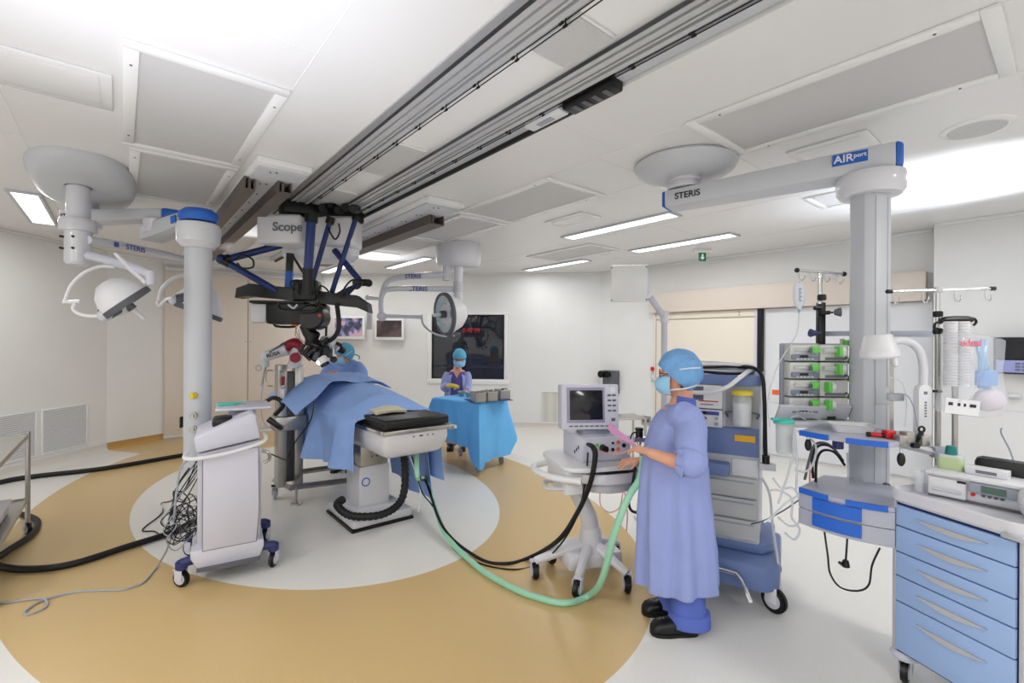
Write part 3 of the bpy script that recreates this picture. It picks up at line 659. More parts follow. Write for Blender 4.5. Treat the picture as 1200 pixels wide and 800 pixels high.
# rear lamp behind the column
mb = MB().tube([D(103, 281, 3.75), D(160, 291, 4.2), D(222, 305, 4.7)], [.035, .034, .032], n=12, sub=3)
la = mb.build('lamp_arm', white2, ls)
tp = D(160, 292.5, 4.17); dd = (D(222, 305, 4.7)-D(103, 281, 3.75)).normalized()
MB(frame(tp+V3(.03, -.045, 0), dd, (0, 0, 1))).text('STERIS', .062, I4, .001).box(-.19, -.15, -.018, .022, -.001, .001).build('lettering', inkb, la)
c = D(229, 364, 4.6); m = lamphead(c, (-.33, -.17, -.93), .24, ls)
MB().tube([D(217, 322, 4.6), D(203, 326, 4.55), D(190, 338, 4.5), D(186, 352, 4.5)], .016, n=8).build('outer_yoke', white, ls)
MB().tube([D(184, 353, 4.5), D(187, 358, 4.5), D(195, 351, 4.45), D(204, 350, 4.42)], .016, n=8).build('inner_yoke', white, ls)
q = D(205, 352, 4.4); MB().cyl(q+V3(.05, .05, .0), q, .08, .055).build('yoke_hub', grey3, ls); MB().ell(q-V3(0, .01, 0), .045).build('hub_cap', grey, ls)
# ---- rear lamp mount ----
rl = thing('surgical_lamp', 'surgical lamp with round reflector hanging from a drum near the dark window', 'surgical lamp', (-.73, 6.40, H))
MB(T(-.73, 6.40, 0)).lathe([(0, 2.65), (.24, 2.65), (.285, 2.68), (.30, 2.72), (.30, H-.02), (.29, H), (0, H)], 44).build('drum', white2, rl)
pa, pb = D(523, 320, 6.3), D(537, 320, 6.3)
MB().cyl((pa.x, pa.y, 2.66), (pa.x, pa.y, 2.46), .05).build('short_spindle', white2, rl)
MB().cyl((pb.x, pb.y, 2.66), (pb.x, pb.y, 2.16), .06).build('long_spindle', white2, rl)
MB().cyl((pb.x, pb.y, 2.30), (pb.x, pb.y, 2.44), .066).build('spindle_hub', grey, rl)
aa1 = MB().tube([D(522, 322, 6.3), D(490, 323, 6.25), D(465, 325.5, 6.22), D(453, 331, 6.2), D(447.5, 343, 6.2)], [.045, .042, .04, .035, .03], n=12).build('lamp_arm', white2, rl)
aa2 = MB().tube([D(533, 338.5, 6.3), D(490, 338, 6.2), D(458, 338.5, 6.1), D(449, 343, 6.08), D(446.5, 353, 6.08), D(447, 369, 6.08)], [.04, .036, .034, .034, .032, .032], n=12).build('lamp_arm', white2, rl)
MB(frame(D(484, 324, 6.19), (1, 0, .0), (0, 0, 1))).text('STERIS', .075, I4, .001).build('lettering', inkb, aa1)
MB(frame(D(490, 338.5, 6.15), (1, 0, .0), (0, 0, 1))).text('STERIS', .085, I4, .001).box(-.24, -.20, -.025, .03, -.001, .001).build('lettering', inkb, aa2)
MB().ell(D(447.5, 370.5, 6.08), .062).build('arm_joint', white2, rl)
MB().tube([D(447.5, 370, 6.08), D(494, 371.5, 6.08)], .024, n=12).build('spring_arm', white2, rl)
MB().tube([D(446, 350, 6.2), D(431, 349, 6.3)], [.02, .028], n=10).ell(D(430.5, 348.5, 6.3), .035).build('side_stub', white2, rl)
MB(frame(D(433, 371, 6.35), (1, 0, 0), (0, 0, 1))).box(-.035, .035, -.17, .17, -.02, .02, .01).build('hanging_bracket', white2, rl)
MB().tube([D(494, 369, 6.08), D(496, 380, 6.05), D(506, 389, 6.0), D(519, 393.5, 5.97), D(533, 393, 5.97)], .014, n=8).build('yoke', grey, rl)
c = D(521, 368, 5.95); lamphead(c, (-.80, -.55, -.10), .275, rl)
MB().cyl(c+V3(.03, .03, -.26), c+V3(.20, .06, -.26), .045, .03).build('yoke_hub', grey3, rl)
MB(frame(c+V3(.135, -.17, -.06), (.35, -.4, 0), (0, 0, 1))).box(-.012, .014, -.07, .07, -.004, .004, .002).build('label_field', white, rl)
# ================= CEILING MICROSCOPE ROBOT =================
sy = 4.55
sc0 = D(365, 245, sy)
mr_ = thing('surgical_microscope', 'ceiling-hung surgical microscope robot with blue struts, black bar and white housings', 'surgical microscope', (sc0.x, sc0.y, 2.0))
P = lambda u, v, dy=0: D(u, v, sy+dy)
# black carriage on the rails
b = MB(RF @ F(1.56, 4.85, 0))
b.box(-.40, .38, -.10, .10, H-.10, H+.02, .02)
b.build('carriage', black, mr_)
random.seed(3)
for i in range(9):
    u = 343+i*9; q = P(u, 243+random.uniform(-3, 3)+(i > 5)*4, random.uniform(-.1, .1)); MB().cyl(q+V3(0, -.04, 0), q+V3(.01, .05, .02), .032+.012*random.random(), bev=.006, n=12).build('guide_wheel', black, mr_)
# white housings
def rbox(c, w_, h_, dp, name, bev=.05):
    return MB(frame(c, (1, .05, 0), (0, 0, 1))).box(-w_/2, w_/2, -h_/2, h_/2, -dp/2, dp/2, bev, seg=4).build(name, white, mr_)
hl = rbox(P(334, 271.5, .05), .41, .285, .30, 'housing', .035)
hr = rbox(P(396, 274, .25), .42, .30, .34, 'housing', .05)
b = MB(frame(P(376, 278, .35), (1, 0, 0), (0, 0, 1))); b.lathe([(0, -.25), (.34, -.25), (.39, -.20), (.40, .12), (0, .12)], 32, m=RX(-90) @ T(0, 0, 0), sy=.55); b.build('housing', white, mr_)
MB(frame(P(337, 266, -.105), (1, .05, 0), (0, 0, 1))).text('Scope', .115, T(0, 0, .0), .002).build('lettering', labelm, hl)
# blue struts
def strut(p, q, r0, sheath=None, nm='strut', mt=navy, r1=None):
    o = MB().cyl(p, q, r0, r1 or r0, n=18).build(nm, mt, mr_)
    if sheath:
        t0, t1, rr = sheath; MB().cyl(p.lerp(q, t0), p.lerp(q, t1), rr, n=16, bev=.004).build('strut_sleeve', black, o)
    return o
blu = navy
strut(P(365, 256, -.25), P(361, 316, -.25), .041, (-.1, .08, .055))
strut(P(361, 314, -.25), P(361, 345, -.2), .047, None, 'strut_sleeve', black)
strut(P(387, 258), P(366, 330), .024, (-.05, .06, .04))
strut(P(417, 256, .1), P(388, 345, .1), .024, (-.04, .03, .036))
strut(P(339, 318, .1), P(337.5, 352, .1), .038, None, 'strut', blue2)
strut(P(340, 297, .1), P(339, 318, .1), .036, None, 'strut_sleeve', black)
MB().cyl(P(342, 298, 0), P(362, 330, -.1), .012, n=8).build('stay_rod', black, mr_)
strut(P(330, 287, .1), P(265, 304, -.1), .034, (.92, 1.0, .045))
ell_ = MB().ell(P(259.5, 303.5, -.1), .048).build('ball_joint', navy, mr_)
strut(P(262, 305, -.1), P(325, 341, -.05), .032, (0, .12, .042))
strut(P(392, 293, .15), P(421, 328, .1), .030)
MB().ell(P(432, 331.5, .1), .038).build('ball_joint', black, mr_); MB().cyl(P(414, 331, .1), P(431, 331, .1), .035, n=14, bev=.006).build('elbow', black, mr_)
strut(P(423, 332, .1), P(396, 345, .05), .022)
strut(P(418, 333, .1), P(402, 350, .1), .020)
for pts in ([(277, 304), (285, 299), (296, 304), (296, 313), (284, 314), (278, 308)], [(399, 349), (404, 337), (413, 328), (424, 331), (419, 338), (408, 337), (406, 348)], [(371, 345), (376, 335), (384, 340), (387, 348)], [(348, 345), (351, 333), (359, 332), (360, 344)], [(344, 340), (341, 330), (349, 331), (350, 345)], [(395, 347), (403, 339), (411, 341), (419, 333)]):
    MB().tube([P(u, v, -.12) for u, v in pts], .0085, n=6).build('cable', black, mr_)
MB().tube([P(383, 264, .0), (P(392, 280, -.12)), P(398, 272, -.1), P(397, 262, 0)], .008, n=6).build('cable', black, mr_)
# black cross bar
pl = [P(280, 344.5), P(296, 337.5), P(420, 350), P(433, 360)]
bd = MB()
rg = []
for i, p in enumerate([P(281, 343.5), P(295, 340), P(350, 345.5), P(420, 353.5), P(433.5, 361)]):
    hh = (.050, .060, .060, .058, .048)[i]; tl = (.35, .1, 0, -.15, -.45)[i]
    rg.append([p+V3(-hh*tl*.0, y, 0)+V3(tl*z*.4, 0, z) for y, z in ((-.07, -hh), (.07, -hh), (.07, hh*.8), (.05, hh), (-.05, hh), (-.07, hh*.8))])
bd.loft(rg).build('cross_bar', black, mr_, ang=25)
MB().box(*[x for x in (0, 0)], 0, 0, 0, 0) if 0 else None
# hub, camera body
c = P(362, 342); MB(frame(c, (1, .08, 0), (0, 0, 1))).box(-.12, .10, -.09, .11, -.08, .10, .02).build('hub_block', black, mr_)
c = P(352, 368, -.02)
MB(frame(c, (1, .08, 0), (0, 0, 1))).box(-.28, .25, -.10, .10, -.12, .12, .03).build('camera_body', black, mr_)
MB(frame(P(323, 354.5, -.02), (1, .08, 0), (0, 0, 1))).box(-.20, .30, -.012, .012, -.10, .10, .005).build('top_plate', black, mr_)
c = P(369, 372, -.12); MB(frame(c, (1, .08, 0), (0, 0, 1))).lathe([(0, -.12), (.11, -.12), (.115, -.1), (.115, .1), (.1, .12), (0, .12)], 24, m=I4).build('motor_housing', black, mr_)
MB().cyl(P(374.5, 369.5, -.26), P(374.5, 369.5, -.275), .014).build('indicator', red, mr_)
for dx, w_ in ((0, .06), (-.05, .05)): pass
MB(frame(P(309, 366), (1, .08, 0), (0, 0, 1))).box(-.085, .06, -.10, .08, -.09, .09, .02).build('connector_block', white, mr_)
MB(frame(P(318, 366), (1, .08, 0), (0, 0, 1))).box(-.02, .05, -.09, .08, -.085, .085, .02).build('connector_collar', grey, mr_)
MB().tube([P(322, 375), P(323, 382), P(345, 382.5, -.05), P(346, 376, -.05)], .012, n=8, sub=3).build('handle', black, mr_)
MB().cyl(P(343, 380, -.07), P(349, 381, -.08), .012).build('indicator', orange, mr_)
MB().tube([P(327, 354, -.25), P(329, 362, -.27), P(360, 365, -.28), P(372, 361, -.27), P(374, 352, -.25)], .013, n=8, sub=4).build('handle', black, mr_)
MB().tube([P(338, 357, -.22), P(344, 361, -.25), P(348, 357, -.22)], .010, n=6).build('cable', grey, mr_)
# microscope head hanging below
MB().tube([P(358, 380, -.05), P(362, 388, -.05), P(365, 396, -.05), P(363, 405, -.05)], [.06, .065, .06, .05], n=14).build('suspension_arm', black, mr_)
MB().cyl(P(370, 389, -.15), P(366, 399, -.12), .045, n=14, bev=.01).build('elbow', black, mr_)
MB().tube([P(394.5, 355, -.1), P(397, 375, -.12), P(396, 388, -.12), P(388, 398, -.12), P(376, 401, -.1), P(368, 398, -.1)], .021, n=10).build('fibre_cable', blackm, mr_)
MB().cyl(P(382.5, 375), P(382, 400), .012, n=8).build('rod', black, mr_)
oh = P(379, 413)
hm = frame(oh, (1, .08, 0), (0, 0, 1))
MB(hm).box(-.11, .07, -.05, .11, -.08, .08, .02).build('optics_carrier', black, mr_)
MB(hm).box(-.02, .09, .05, .16, -.07, .07, .03).build('optics_cover', grey, mr_)
MB().cyl(P(383, 405, -.05), P(389, 398, 0), .055, n=16, bev=.01).build('optics_cover', grey, mr_)
MB().cyl(P(376, 419, -.1), P(381, 426, -.1), .050, .048, n=20, bev=.006).build('objective_barrel', white, mr_)
MB().cyl(P(380.5, 425.5, -.1), P(382, 428, -.1), .044, n=20).build('objective_lens', black, mr_)
MB().cyl(P(394, 407, .05), P(401, 411, .1), .030, .028, n=14).build('eyepiece', white, mr_)
MB().cyl(P(397.5, 408, .05), P(402.5, 411, .1), .036, n=14, bev=.006).build('eyecup', black, mr_)
MB().tube([P(390, 405, 0), P(394, 402, 0), P(400, 405, .02)], .018, n=8).build('eyepiece_arm', black, mr_)
MB().cyl(P(390, 421, -.1), P(391.5, 421, -.14), .030, n=16).cyl(P(391.5, 421, -.14), P(391.5, 421, -.16), .016).build('focus_knob', black, mr_)
MB().cyl(P(373, 424.0, -.12), P(375, 425, -.13), .022, n=12).build('lamp', whitelit, mr_)
random.seed(11)
for i in range(12):
    u, v = 359+random.random()*26, 400+random.random()*20
    q = P(u, v, -.12+random.uniform(-.03, .03)); dd = V3(random.uniform(-1, 1), random.uniform(-.6, .2), random.uniform(-1, 1)).normalized()*.04
    MB().cyl(q-dd, q+dd, random.uniform(.016, .03), n=10, bev=.004).build('fitting', black if i % 4 else grey3, mr_)
MB().tube([P(357, 404, -.12), P(353, 410, -.14), P(358, 416, -.14), P(364, 422, -.13)], .017, n=8).build('hand_grip', black, mr_)
for pts in ([(346, 383), (349, 393), (357, 402), (362, 408)], [(348, 383), (346, 392), (351, 397), (350, 386)]): MB().tube([P(u, v, -.05) for u, v in pts], .003, n=5).build('wire', grey3, mr_)
# ================= ROBOT ARM ON STEEL TOWER =================
ry = 4.85
Pr = lambda u, v, dy=0: D(u, v, ry+dy)
g0 = G(346, 592); rt = thing('robot_arm', 'grey and crimson robot arm bent over on a tall steel column beside the draped patient', 'robot arm', (-2.2, 4.85, 0))
tf = F(-2.30, 4.85, 0, TH)
for x in (-.105, .055): MB(tf).box(x, x+.085, -.05, .09, .16, 1.40, .006).build('steel_column', steel, rt)
MB(tf).box(-.02, .055, -.02, .06, .20, 1.33, .004).build('column_core', darkal, rt)
MB(tf).box(-.14, .17, -.08, .12, .73, .88, .02).build('clamp_block', steel, rt)
MB().tube([Pr(312, 470, -.1), Pr(322, 466, -.15), Pr(332, 474, -.15), Pr(322, 486, -.15)], .022, n=8).build('clamp_lever', black, rt)
for dx, c0 in ((0, 'l'), (1, 'r')):
    u = 312 if dx == 0 else 328
    w_ = 8 if dx == 0 else 6
    pts = [(u+w_, 434), (u, 435), (u, 450), (u+w_, 452.5)] if dx == 0 else [(u, 435), (u-.5, 452), (u+6, 453), (u+6.5, 436), (u, 435)]
    MB().tube([Pr(a, c, -.14) for a, c in pts], .009, n=8, sub=3).build('handle', steel, rt)
MB().cyl(Pr(332.5, 451, -.12), Pr(332.5, 441, -.12), .02, n=10).build('red_knob', crim, rt)
MB().box(0, 0, 0, 0, 0, 0) if 0 else None
MB(frame(Pr(331, 463, -.12), (1, 0, 0), (0, 0, 1))).box(-.022, .022, -.08, .08, -.01, .01, .004).build('label_plate', white, rt)
# base frame with wheels
bb_ = MB().tube([V3(-2.50, 4.98, .17), V3(-2.20, 4.72, .17)], .03, n=4).build('base_beam', steel, rt)
MB().tube([V3(-2.22, 4.74, .17), V3(-1.68, 5.02, .17)], .03, n=4).build('base_beam', steel, rt)
MB().tube([V3(-2.42, 5.05, .22), V3(-1.95, 5.35, .22)], .03, n=4).build('base_beam', steel, rt)
def caster(parent, x, y, r, yaw, top=None, wheel=black, fork=grey, w_=.03, name='caster', twin=False):
    m = F(x, y, 0, yaw); top = top or r*2.3
    o = MB(m).cyl((-w_/2, 0, r), (w_/2, 0, r), r, n=24, bev=min(.008, r*.2)).build('wheel', wheel, parent)
    MB(m).cyl((-w_/2-.004, 0, r), (w_/2+.004, 0, r), r*.62, n=20).build('hub', grey, o)
    f_ = MB(m)
    f_.box(-w_/2-.012, -w_/2-.005, -r*.4, r*.55, r*.8, r*2.05, .003); f_.box(w_/2+.005, w_/2+.012, -r*.4, r*.55, r*.8, r*2.05, .003); f_.box(-w_/2-.012, w_/2+.012, -r*.1, r*.75, r*2.02, r*2.16, .004); f_.cyl((0, r*.4, r*2.1), (0, r*.4, top), r*.2)
    f_.build('caster_fork', fork, parent); return o
p = G(322, 585); caster(rt, p.x, p.y, .062, .6, wheel=grey2, fork=steel)
p = G(405, 586); caster(rt, -1.70, 5.02, .05, .3, fork=steel)
p = G(347, 591); MB(T(p.x, p.y, 0)).lathe([(0, 0), (.055, 0), (.05, .015), (.012, .02), (.012, .17), (0, .17)], 16).build('levelling_foot', steel, rt)
MB().tube([V3(-2.47, 4.86, .15), V3(-2.40, 4.90, .14), V3(-2.3, 4.82, .15)], .012, n=6).build('brake_pedal', black, rt)
# arm
rbs = Pr(345, 432, 0)
MB().cyl(Pr(342.5, 431), Pr(342.5, 425), .06, .052, n=20, bev=.008).build('shoulder_base', white, rt)
b = MB().tube([Pr(345, 428), Pr(346, 422), Pr(347, 414), Pr(349, 408)], [.058, .06, .058, .05], n=16); b.build('lower_link', white2, rt)
MB().cyl(Pr(346, 419, -.10), Pr(346, 419, .08), .052, n=20, bev=.008).build('joint_cap', crim, rt)
MB().ell(Pr(349.5, 415, 0), (.045, .05, .09)).build('grey_cover', grey, rt)
MB().tube([Pr(352, 416), Pr(350, 406), Pr(345, 402.5), Pr(336, 406)], [.03, .055, .060, .054], n=16).build('elbow_cover', crim, rt)
lk = MB().tube([Pr(338, 408.5), Pr(325, 412.5), Pr(313, 417), Pr(309, 421)], [.072, .064, .058, .05], n=18, flat=.9).build('upper_link', white2, rt)
MB(frame(Pr(320, 415.2, -.075), V3(1, 0, .30), (0, 0, 1))).text('ROSA', .055, I4, .001).build('lettering', ink, lk)
MB().cyl(Pr(310, 419, 0), Pr(312, 430, 0), .042, .03, n=16).build('wrist', grey, rt)
MB().tube([Pr(311, 430), Pr(309, 440), Pr(306, 452)], [.014, .01, .004], n=8).build('pointer', steel, rt)
MB().torus((0, 0, 0), .028, .005, m=frame(Pr(303, 431, 0), (1, 0, 0), (0, 0, 1))).build('guide_ring', grey2, rt)
MB().tube([Pr(316, 413, -.05), Pr(327, 406, -.05), Pr(333, 402, -.05), Pr(345, 400.5, 0), Pr(350, 405, 0), Pr(347, 420, -.07)], .012, n=8).build('cable', grey3, rt)
MB().tube([Pr(309, 444, -.1), Pr(306, 480, -.1), Pr(314, 500, -.1), Pr(340, 498, -.1)], .004, n=5).build('wire', grey2, rt)
# ================= OPERATING TABLE =================
ot = thing('operating_table', 'white operating table on a pedestal with black mattress, mostly under blue drapes', 'operating table', tuple(RF @ Vector((1.85, 4.3, 0))), TH)
MB(RF).box(1.53, 2.10, 3.97, 4.62, .02, .11, .03).build('base', white2, ot)
MB(RF).box(1.525, 2.105, 3.965, 4.625, 0, .022).build('base_seal', black, ot)
MB(RF).prism([(1.60, 4.05), (2.03, 4.05), (2.03, 4.55), (1.60, 4.55)], .10, .16, bev=.02).build('base', white2, ot)
MB(RF).box(1.64, 1.93, 4.10, 4.42, .12, .52, .015).build('pedestal', white2, ot)
sb = MB(RF).box(1.655, 1.915, 4.11, 4.40, .52, .76, .006).build('pedestal_steel', steel, ot)
for i in range(3):
    for j in range(2): MB(RF).cyl((1.76+i*.045, 4.11, .60+j*.045), (1.76+i*.045, 4.106, .60+j*.045), .009, n=8).build('vent_hole', grey3, sb)
MB(RF @ frame(Vector((1.70, 4.098, .38)), (1, 0, 0), (0, 0, 1))).torus((0, 0, 0), .035, .005).build('blue_ring_logo', blue2, ot)
# housing: tapered tub with rounded lower edge
rg = []
for z, ins in ((.895, 0), (.83, .0), (.76, .02), (.71, .06), (.685, .12)):
    x0, x1, y0, y1 = 1.60+ins*.7, 2.20-ins*.7, 3.50+ins, 4.75; k = .05
    pts = []
    for cxx, cyy, a0 in ((x1-k, y0+k, -90), (x1-k, y1-k, 0), (x0+k, y1-k, 90), (x0+k, y0+k, 180)):
        for j in range(6): a = R(a0+j*18); pts.append(V3(cxx+k*math.cos(a), cyy+k*math.sin(a), z))
    rg.append(pts)
hs = MB(RF).loft(rg).build('housing', white2, ot)
MB(RF @ frame(Vector((1.80, 3.499, .865)), (1, 0, 0), (0, 0, 1))).text('i    bbb  .  8', .03, I4, .001).build('lettering', ink, hs) if 0 else None
for i, (x, w_) in enumerate(((1.85, .012), (1.91, .03), (1.98, .010), (2.03, .010))): MB(RF).box(x, x+w_, 3.4985, 3.501, .858, .870).build('pictogram', ink, hs)
MB(RF).box(1.585, 2.215, 3.485, 5.2, .895, .93, .006).build('frame', steel, ot)
for x in (1.572, 2.212): MB(RF).box(x, x+.016, 3.50, 4.4, .90, .932, .003).build('side_rail', chrome, ot)
MB(RF).box(2.18, 2.26, 3.47, 3.56, .89, .925, .008).build('rail_clamp', chrome, ot)
MB(RF).box(1.60, 2.20, 3.50, 5.7, .935, 1.015, .022, seg=3).build('mattress', blackl, ot)
MB(RF).box(1.66, 2.14, 5.2, 5.75, .80, .93, .01).build('head_section', steel, ot)
# corrugated black hose from under the housing to the base
hp = [RF @ V3(1.98, 3.98, .70), RF @ V3(2.0, 3.93, .50), RF @ V3(1.93, 3.85, .25), RF @ V3(1.75, 3.84, .155), RF @ V3(1.52, 3.95, .16), RF @ V3(1.43, 4.05, .24), RF @ V3(1.50, 4.12, .26)]
cur = MB(); b = MB(); Q = []
P_ = hp; 
for i in range(len(P_)-1):
    p0, p1, p2, p3 = P_[max(i-1, 0)], P_[i], P_[i+1], P_[min(i+2, len(P_)-1)]
    for k in range(12): t = k/12; Q.append(.5*((2*p1)+(p2-p0)*t+(2*p0-5*p1+4*p2-p3)*t*t+(3*p1-p0-3*p2+p3)*t**3))
Q.append(P_[-1]); rr = [.036 if i % 2 else .029 for i in range(len(Q))]
MB().tube(Q, rr, n=14, sub=1).build('corrugated_hose', blackm, ot, ang=60)
# ================= PATIENT AND DRAPES =================
pt = thing('person', 'person lying on the operating table, wholly hidden under blue drapes', 'person', tuple(RF @ Vector((1.9, 4.9, 1.02))))
b = MB(RF)
b.tube([V3(1.9, 4.5, 1.08), V3(1.9, 4.75, 1.09), V3(1.9, 5.1, 1.10), V3(1.9, 5.4, 1.09)], [.07, .08, .09, .06], n=16); b.ell((1.9, 5.62, 1.12), (.085, .11, .10)); b.tube([V3(1.9, 5.4, 1.12), V3(1.9, 5.58, 1.12)], .055)
for s_ in (-1, 1): b.tube([V3(1.9+s_*.05, 4.5, 1.07), V3(1.9+s_*.06, 4.2, 1.06), V3(1.9+s_*.06, 4.1, 1.055)], [.05, .045, .04], n=12)
o = b.build('body', skin, pt); remesh(o, .012, 3)
lerp = lambda a, b_, t: a+(b_-a)*t
def ss(t): t = max(0, min(1, t)); return t*t*(3-2*t)
def nz_(x, y, z=0): return noise.noise(Vector((x, y, z)))
# ridge height of the drape along the table
def ridge(y):
    ks = [(3.86, 1.03), (3.98, 1.10), (4.15, 1.16), (4.5, 1.20), (4.8, 1.225), (5.1, 1.25), (5.4, 1.245), (5.75, 1.17)]
    for (a, h0), (b2, h1) in zip(ks, ks[1:]):
        if y <= b2: return lerp(h0, h1, ss((y-a)/(b2-a)))
    return ks[-1][1]
def drapefn(u, v):            # u along the table, v across: left hem - over the top - right hem
    y = lerp(3.88, 5.72, u)
    yl = 3.90+(.0 if u > .0 else 0)
    top = ridge(y); hl = lerp(.53, .50, u)+.03*math.sin(u*9); hr_ = lerp(.32, .5, u)
    xl, xr = 1.50, 2.32
    if v < .38:
        t = v/.38; z = lerp(hl, .96, t); x = xl-.05*(1-t)*(1+.7*math.sin(y*9+1.3))-.04*math.sin(y*17)*(1-t)
        x -= .02*nz_(y*3, z*3)
        if u < .02: pass
        y2 = y+.10*(1-t)*math.sin(y*4)*.4
        return RF @ V3(x, y2, z)
    if v > .62:
        t = (1-v)/.38; z = lerp(hr_, .96, t); x = xr+.05*(1-t)+.03*math.sin(y*12)*(1-t); return RF @ V3(x, y, z)
    t = (v-.38)/.24; s_ = math.sin(PI*t)
    x = lerp(xl, xr, t)
    z = lerp(.96, 1.0, s_)+(top-1.0)*(s_**.75)
    z += .012*nz_(x*9, y*6)+.01*math.sin(y*14+x*4)*s_
    return RF @ V3(x, y, z)
pd = MB().sheet(drapefn, 70, 80, .006).build('surgical_drape', drape, ang=60)
tag(pd, 'large blue drape covering the patient and hanging down the side of the operating table', 'drape')
# upper layer: flap spread over the head end, corner hanging at left
def flap(u, v):
    y = lerp(4.75, 5.62, v); x = lerp(2.25, 1.22, u)
    t = max(0, (1.62-x)/.40)
    z = max(ridge(y)-.0, 1.16)+.035-.17*(t**1.4)-.10*max(0, (x-2.0)/.25)**1.5
    edge = 1-abs(2*v-1)
    z += .016*math.sin(x*13+y*5)+.012*nz_(x*8, y*8)-.12*t*(1-v)*.9-.02*(1-edge)
    y -= .22*t*(1-v)
    return RF @ V3(x, y, z)
fp = MB().sheet(flap, 40, 34, .006).build('surgical_drape', drape, ang=60)
tag(fp, 'smaller blue drape laid over the first near the surgeon, its corner sticking out left', 'drape')
# hanging sheet on the far side of the pedestal
def hang(u, v):
    x = 2.24+.05*math.sin(u*9)*(1-v*.5); y = lerp(4.02, 4.95, u); z = lerp(.10+.10*u, .93, v)
    return RF @ V3(x+.05*(1-v), y-.10*(1-v), z)
hg = MB().sheet(hang, 40, 20, .005).build('surgical_drape', drape, ang=60)
tag(hg, 'blue drape hanging almost to the floor behind the table pedestal', 'drape')
def tow(u, v):
    x = lerp(1.66, 1.95, u); y = lerp(3.80, 4.10, v); return RF @ V3(x, y, 1.035+.045*math.sin(PI*min(1, v*1.2+.1))*math.sin(PI*(u*.8+.1))+.01*nz_(x*20, y*20))
tw = MB().sheet(tow, 20, 16, .02).build('towel', towel, ang=60); tag(tw, 'folded cream towel peeping out under the blue drape on the black mattress', 'towel')
def tubething(name, label, cat, pts, r, m, n=8, sub=8, group=None):
    o = MB().tube(pts, r, n=n, sub=sub).build(name, m); return tag(o, label, cat, group)
tubething('cable', 'thin black cable looping down the side of the draped patient to the robot tower', 'cable', [D(368, 470, 4.35), D(364, 492, 4.30), D(348, 515, 4.35), D(340, 528, 4.4), D(336, 538, 4.45), D(325, 535, 4.5), D(308, 527, 4.55)], .006, black, 6)
# hoses from the foot of the table
fy = lambda b0, a0, z=0: RF @ V3(b0, a0, z)
tubething('hose', 'long pale mint-green hose from the operating table across the floor to the ventilator', 'hose', [D(488, 533, 4.15), D(490, 560, 4.0), G(500, 592)+V3(0, 0, .25), G(520, 630)+V3(0, 0, .06), G(557, 665)+V3(0, 0, .02), G(600, 692)+V3(0, 0, .02), G(640, 706.5)+V3(0, 0, .02), G(665, 710)+V3(0, 0, .02), G(690, 703)+V3(0, 0, .03), D(705, 680, 2.85), D(720, 625, 2.75), D(735, 585, 2.75), D(750, 560, 2.8), D(754, 535, 2.85)], .021, mint, 12)
tubething('hose', 'thick black cable bundle arching from the table over the floor to the patient monitor', 'cable', [D(487, 534, 4.15), D(492, 560, 4.0), G(500, 596)+V3(0, 0, .25), G(520, 630)+V3(0, 0, .08), G(560, 655)+V3(0, 0, .012), G(592, 662)+V3(0, 0, .012), G(622, 657)+V3(0, 0, .03), D(655, 632, 3.2), D(678, 598, 3.1), D(692, 565, 3.0), D(697.5, 535, 2.97), D(695, 524, 3.0), D(689, 520.5, 3.1)], [.012, .012, .012, .012, .012, .012, .014, .016, .016, .016, .018, .018, .012], blackm, 10)
tubething('cable', 'thin black cable beside the thick one on the floor in front of the table', 'cable', [D(483, 535, 4.15), D(494, 575, 4.0), G(508, 610)+V3(0, 0, .12), G(530, 642)+V3(0, 0, .01), G(560, 660)+V3(0, 0, .006), G(600, 668)+V3(0, 0, .006), G(630, 664)+V3(0, 0, .02), D(655, 640, 3.2), D(676, 605, 3.1), D(686, 565, 3.05), D(689, 530, 3.05)], .006, black, 6)
tubething('cable', 'thin white cable hanging from the foot of the operating table', 'cable', [D(480, 534, 4.15), D(486, 550, 4.1), D(493, 578, 4.0), D(490, 600, 4.1)], .007, white, 6)
# ================= INSTRUMENT TABLE AT THE BACK =================
n0, n1, n2 = V3(-.41, 5.90, 0), V3(-1.09, 6.40, 0), V3(-.03, 6.34, 0); n3 = n1+n2-n0
it = thing('instrument_table', 'steel instrument table on castors, almost wholly covered by a bright blue drape', 'instrument table', tuple((n1+n2)/2))
ex = (n1-n0).normalized(); ey = (n2-n0).normalized(); ctr = (n1+n2)/2
mI = frame(n0, ex, ey)          # x along the long side, y towards the back
Lx, Ly = (n1-n0).length, (n2-n0).length
zs = -1 if (mI.to_3x3() @ V3(0, 0, 1)).z < 0 else 1
def bI(x0, x1, y0, y1, z0, z1, bev=0): 
    return MB(mI).box(x0, x1, y0, y1, min(z0*zs, z1*zs), max(z0*zs, z1*zs), bev)
bI(.03, Lx-.03, .03, Ly-.03, .85, .872, .005).build('table_top', steel, it)
bI(.03, Lx-.03, .03, Ly-.03, .30, .33, .005).build('lower_shelf', steel, it)
for x in (.05, Lx-.05):
    for y in (.05, Ly-.05):
        bI(x-.014, x+.014, y-.014, y+.014, .12, .85).build('leg', steel, it)
        p = mI @ V3(x, y, 0); caster(it, p.x, p.y, .045, .8, fork=steel, wheel=grey2, top=.13)
per = [(0, 0), (Lx, 0), (Lx, Ly), (0, Ly)]
def rim(u):                       # u 0..1 round the edge, starting at the near corner
    s = u*2*(Lx+Ly)
    if s < Lx: return V3(s, 0, 0), V3(0, -1, 0)
    s -= Lx
    if s < Ly: return V3(Lx, s, 0), V3(1, 0, 0)
    s -= Ly
    if s < Lx: return V3(Lx-s, Ly, 0), V3(0, 1, 0)
    s -= Lx; return V3(0, Ly-s, 0), V3(-1, 0, 0)
Pm = 2*(Lx+Ly)
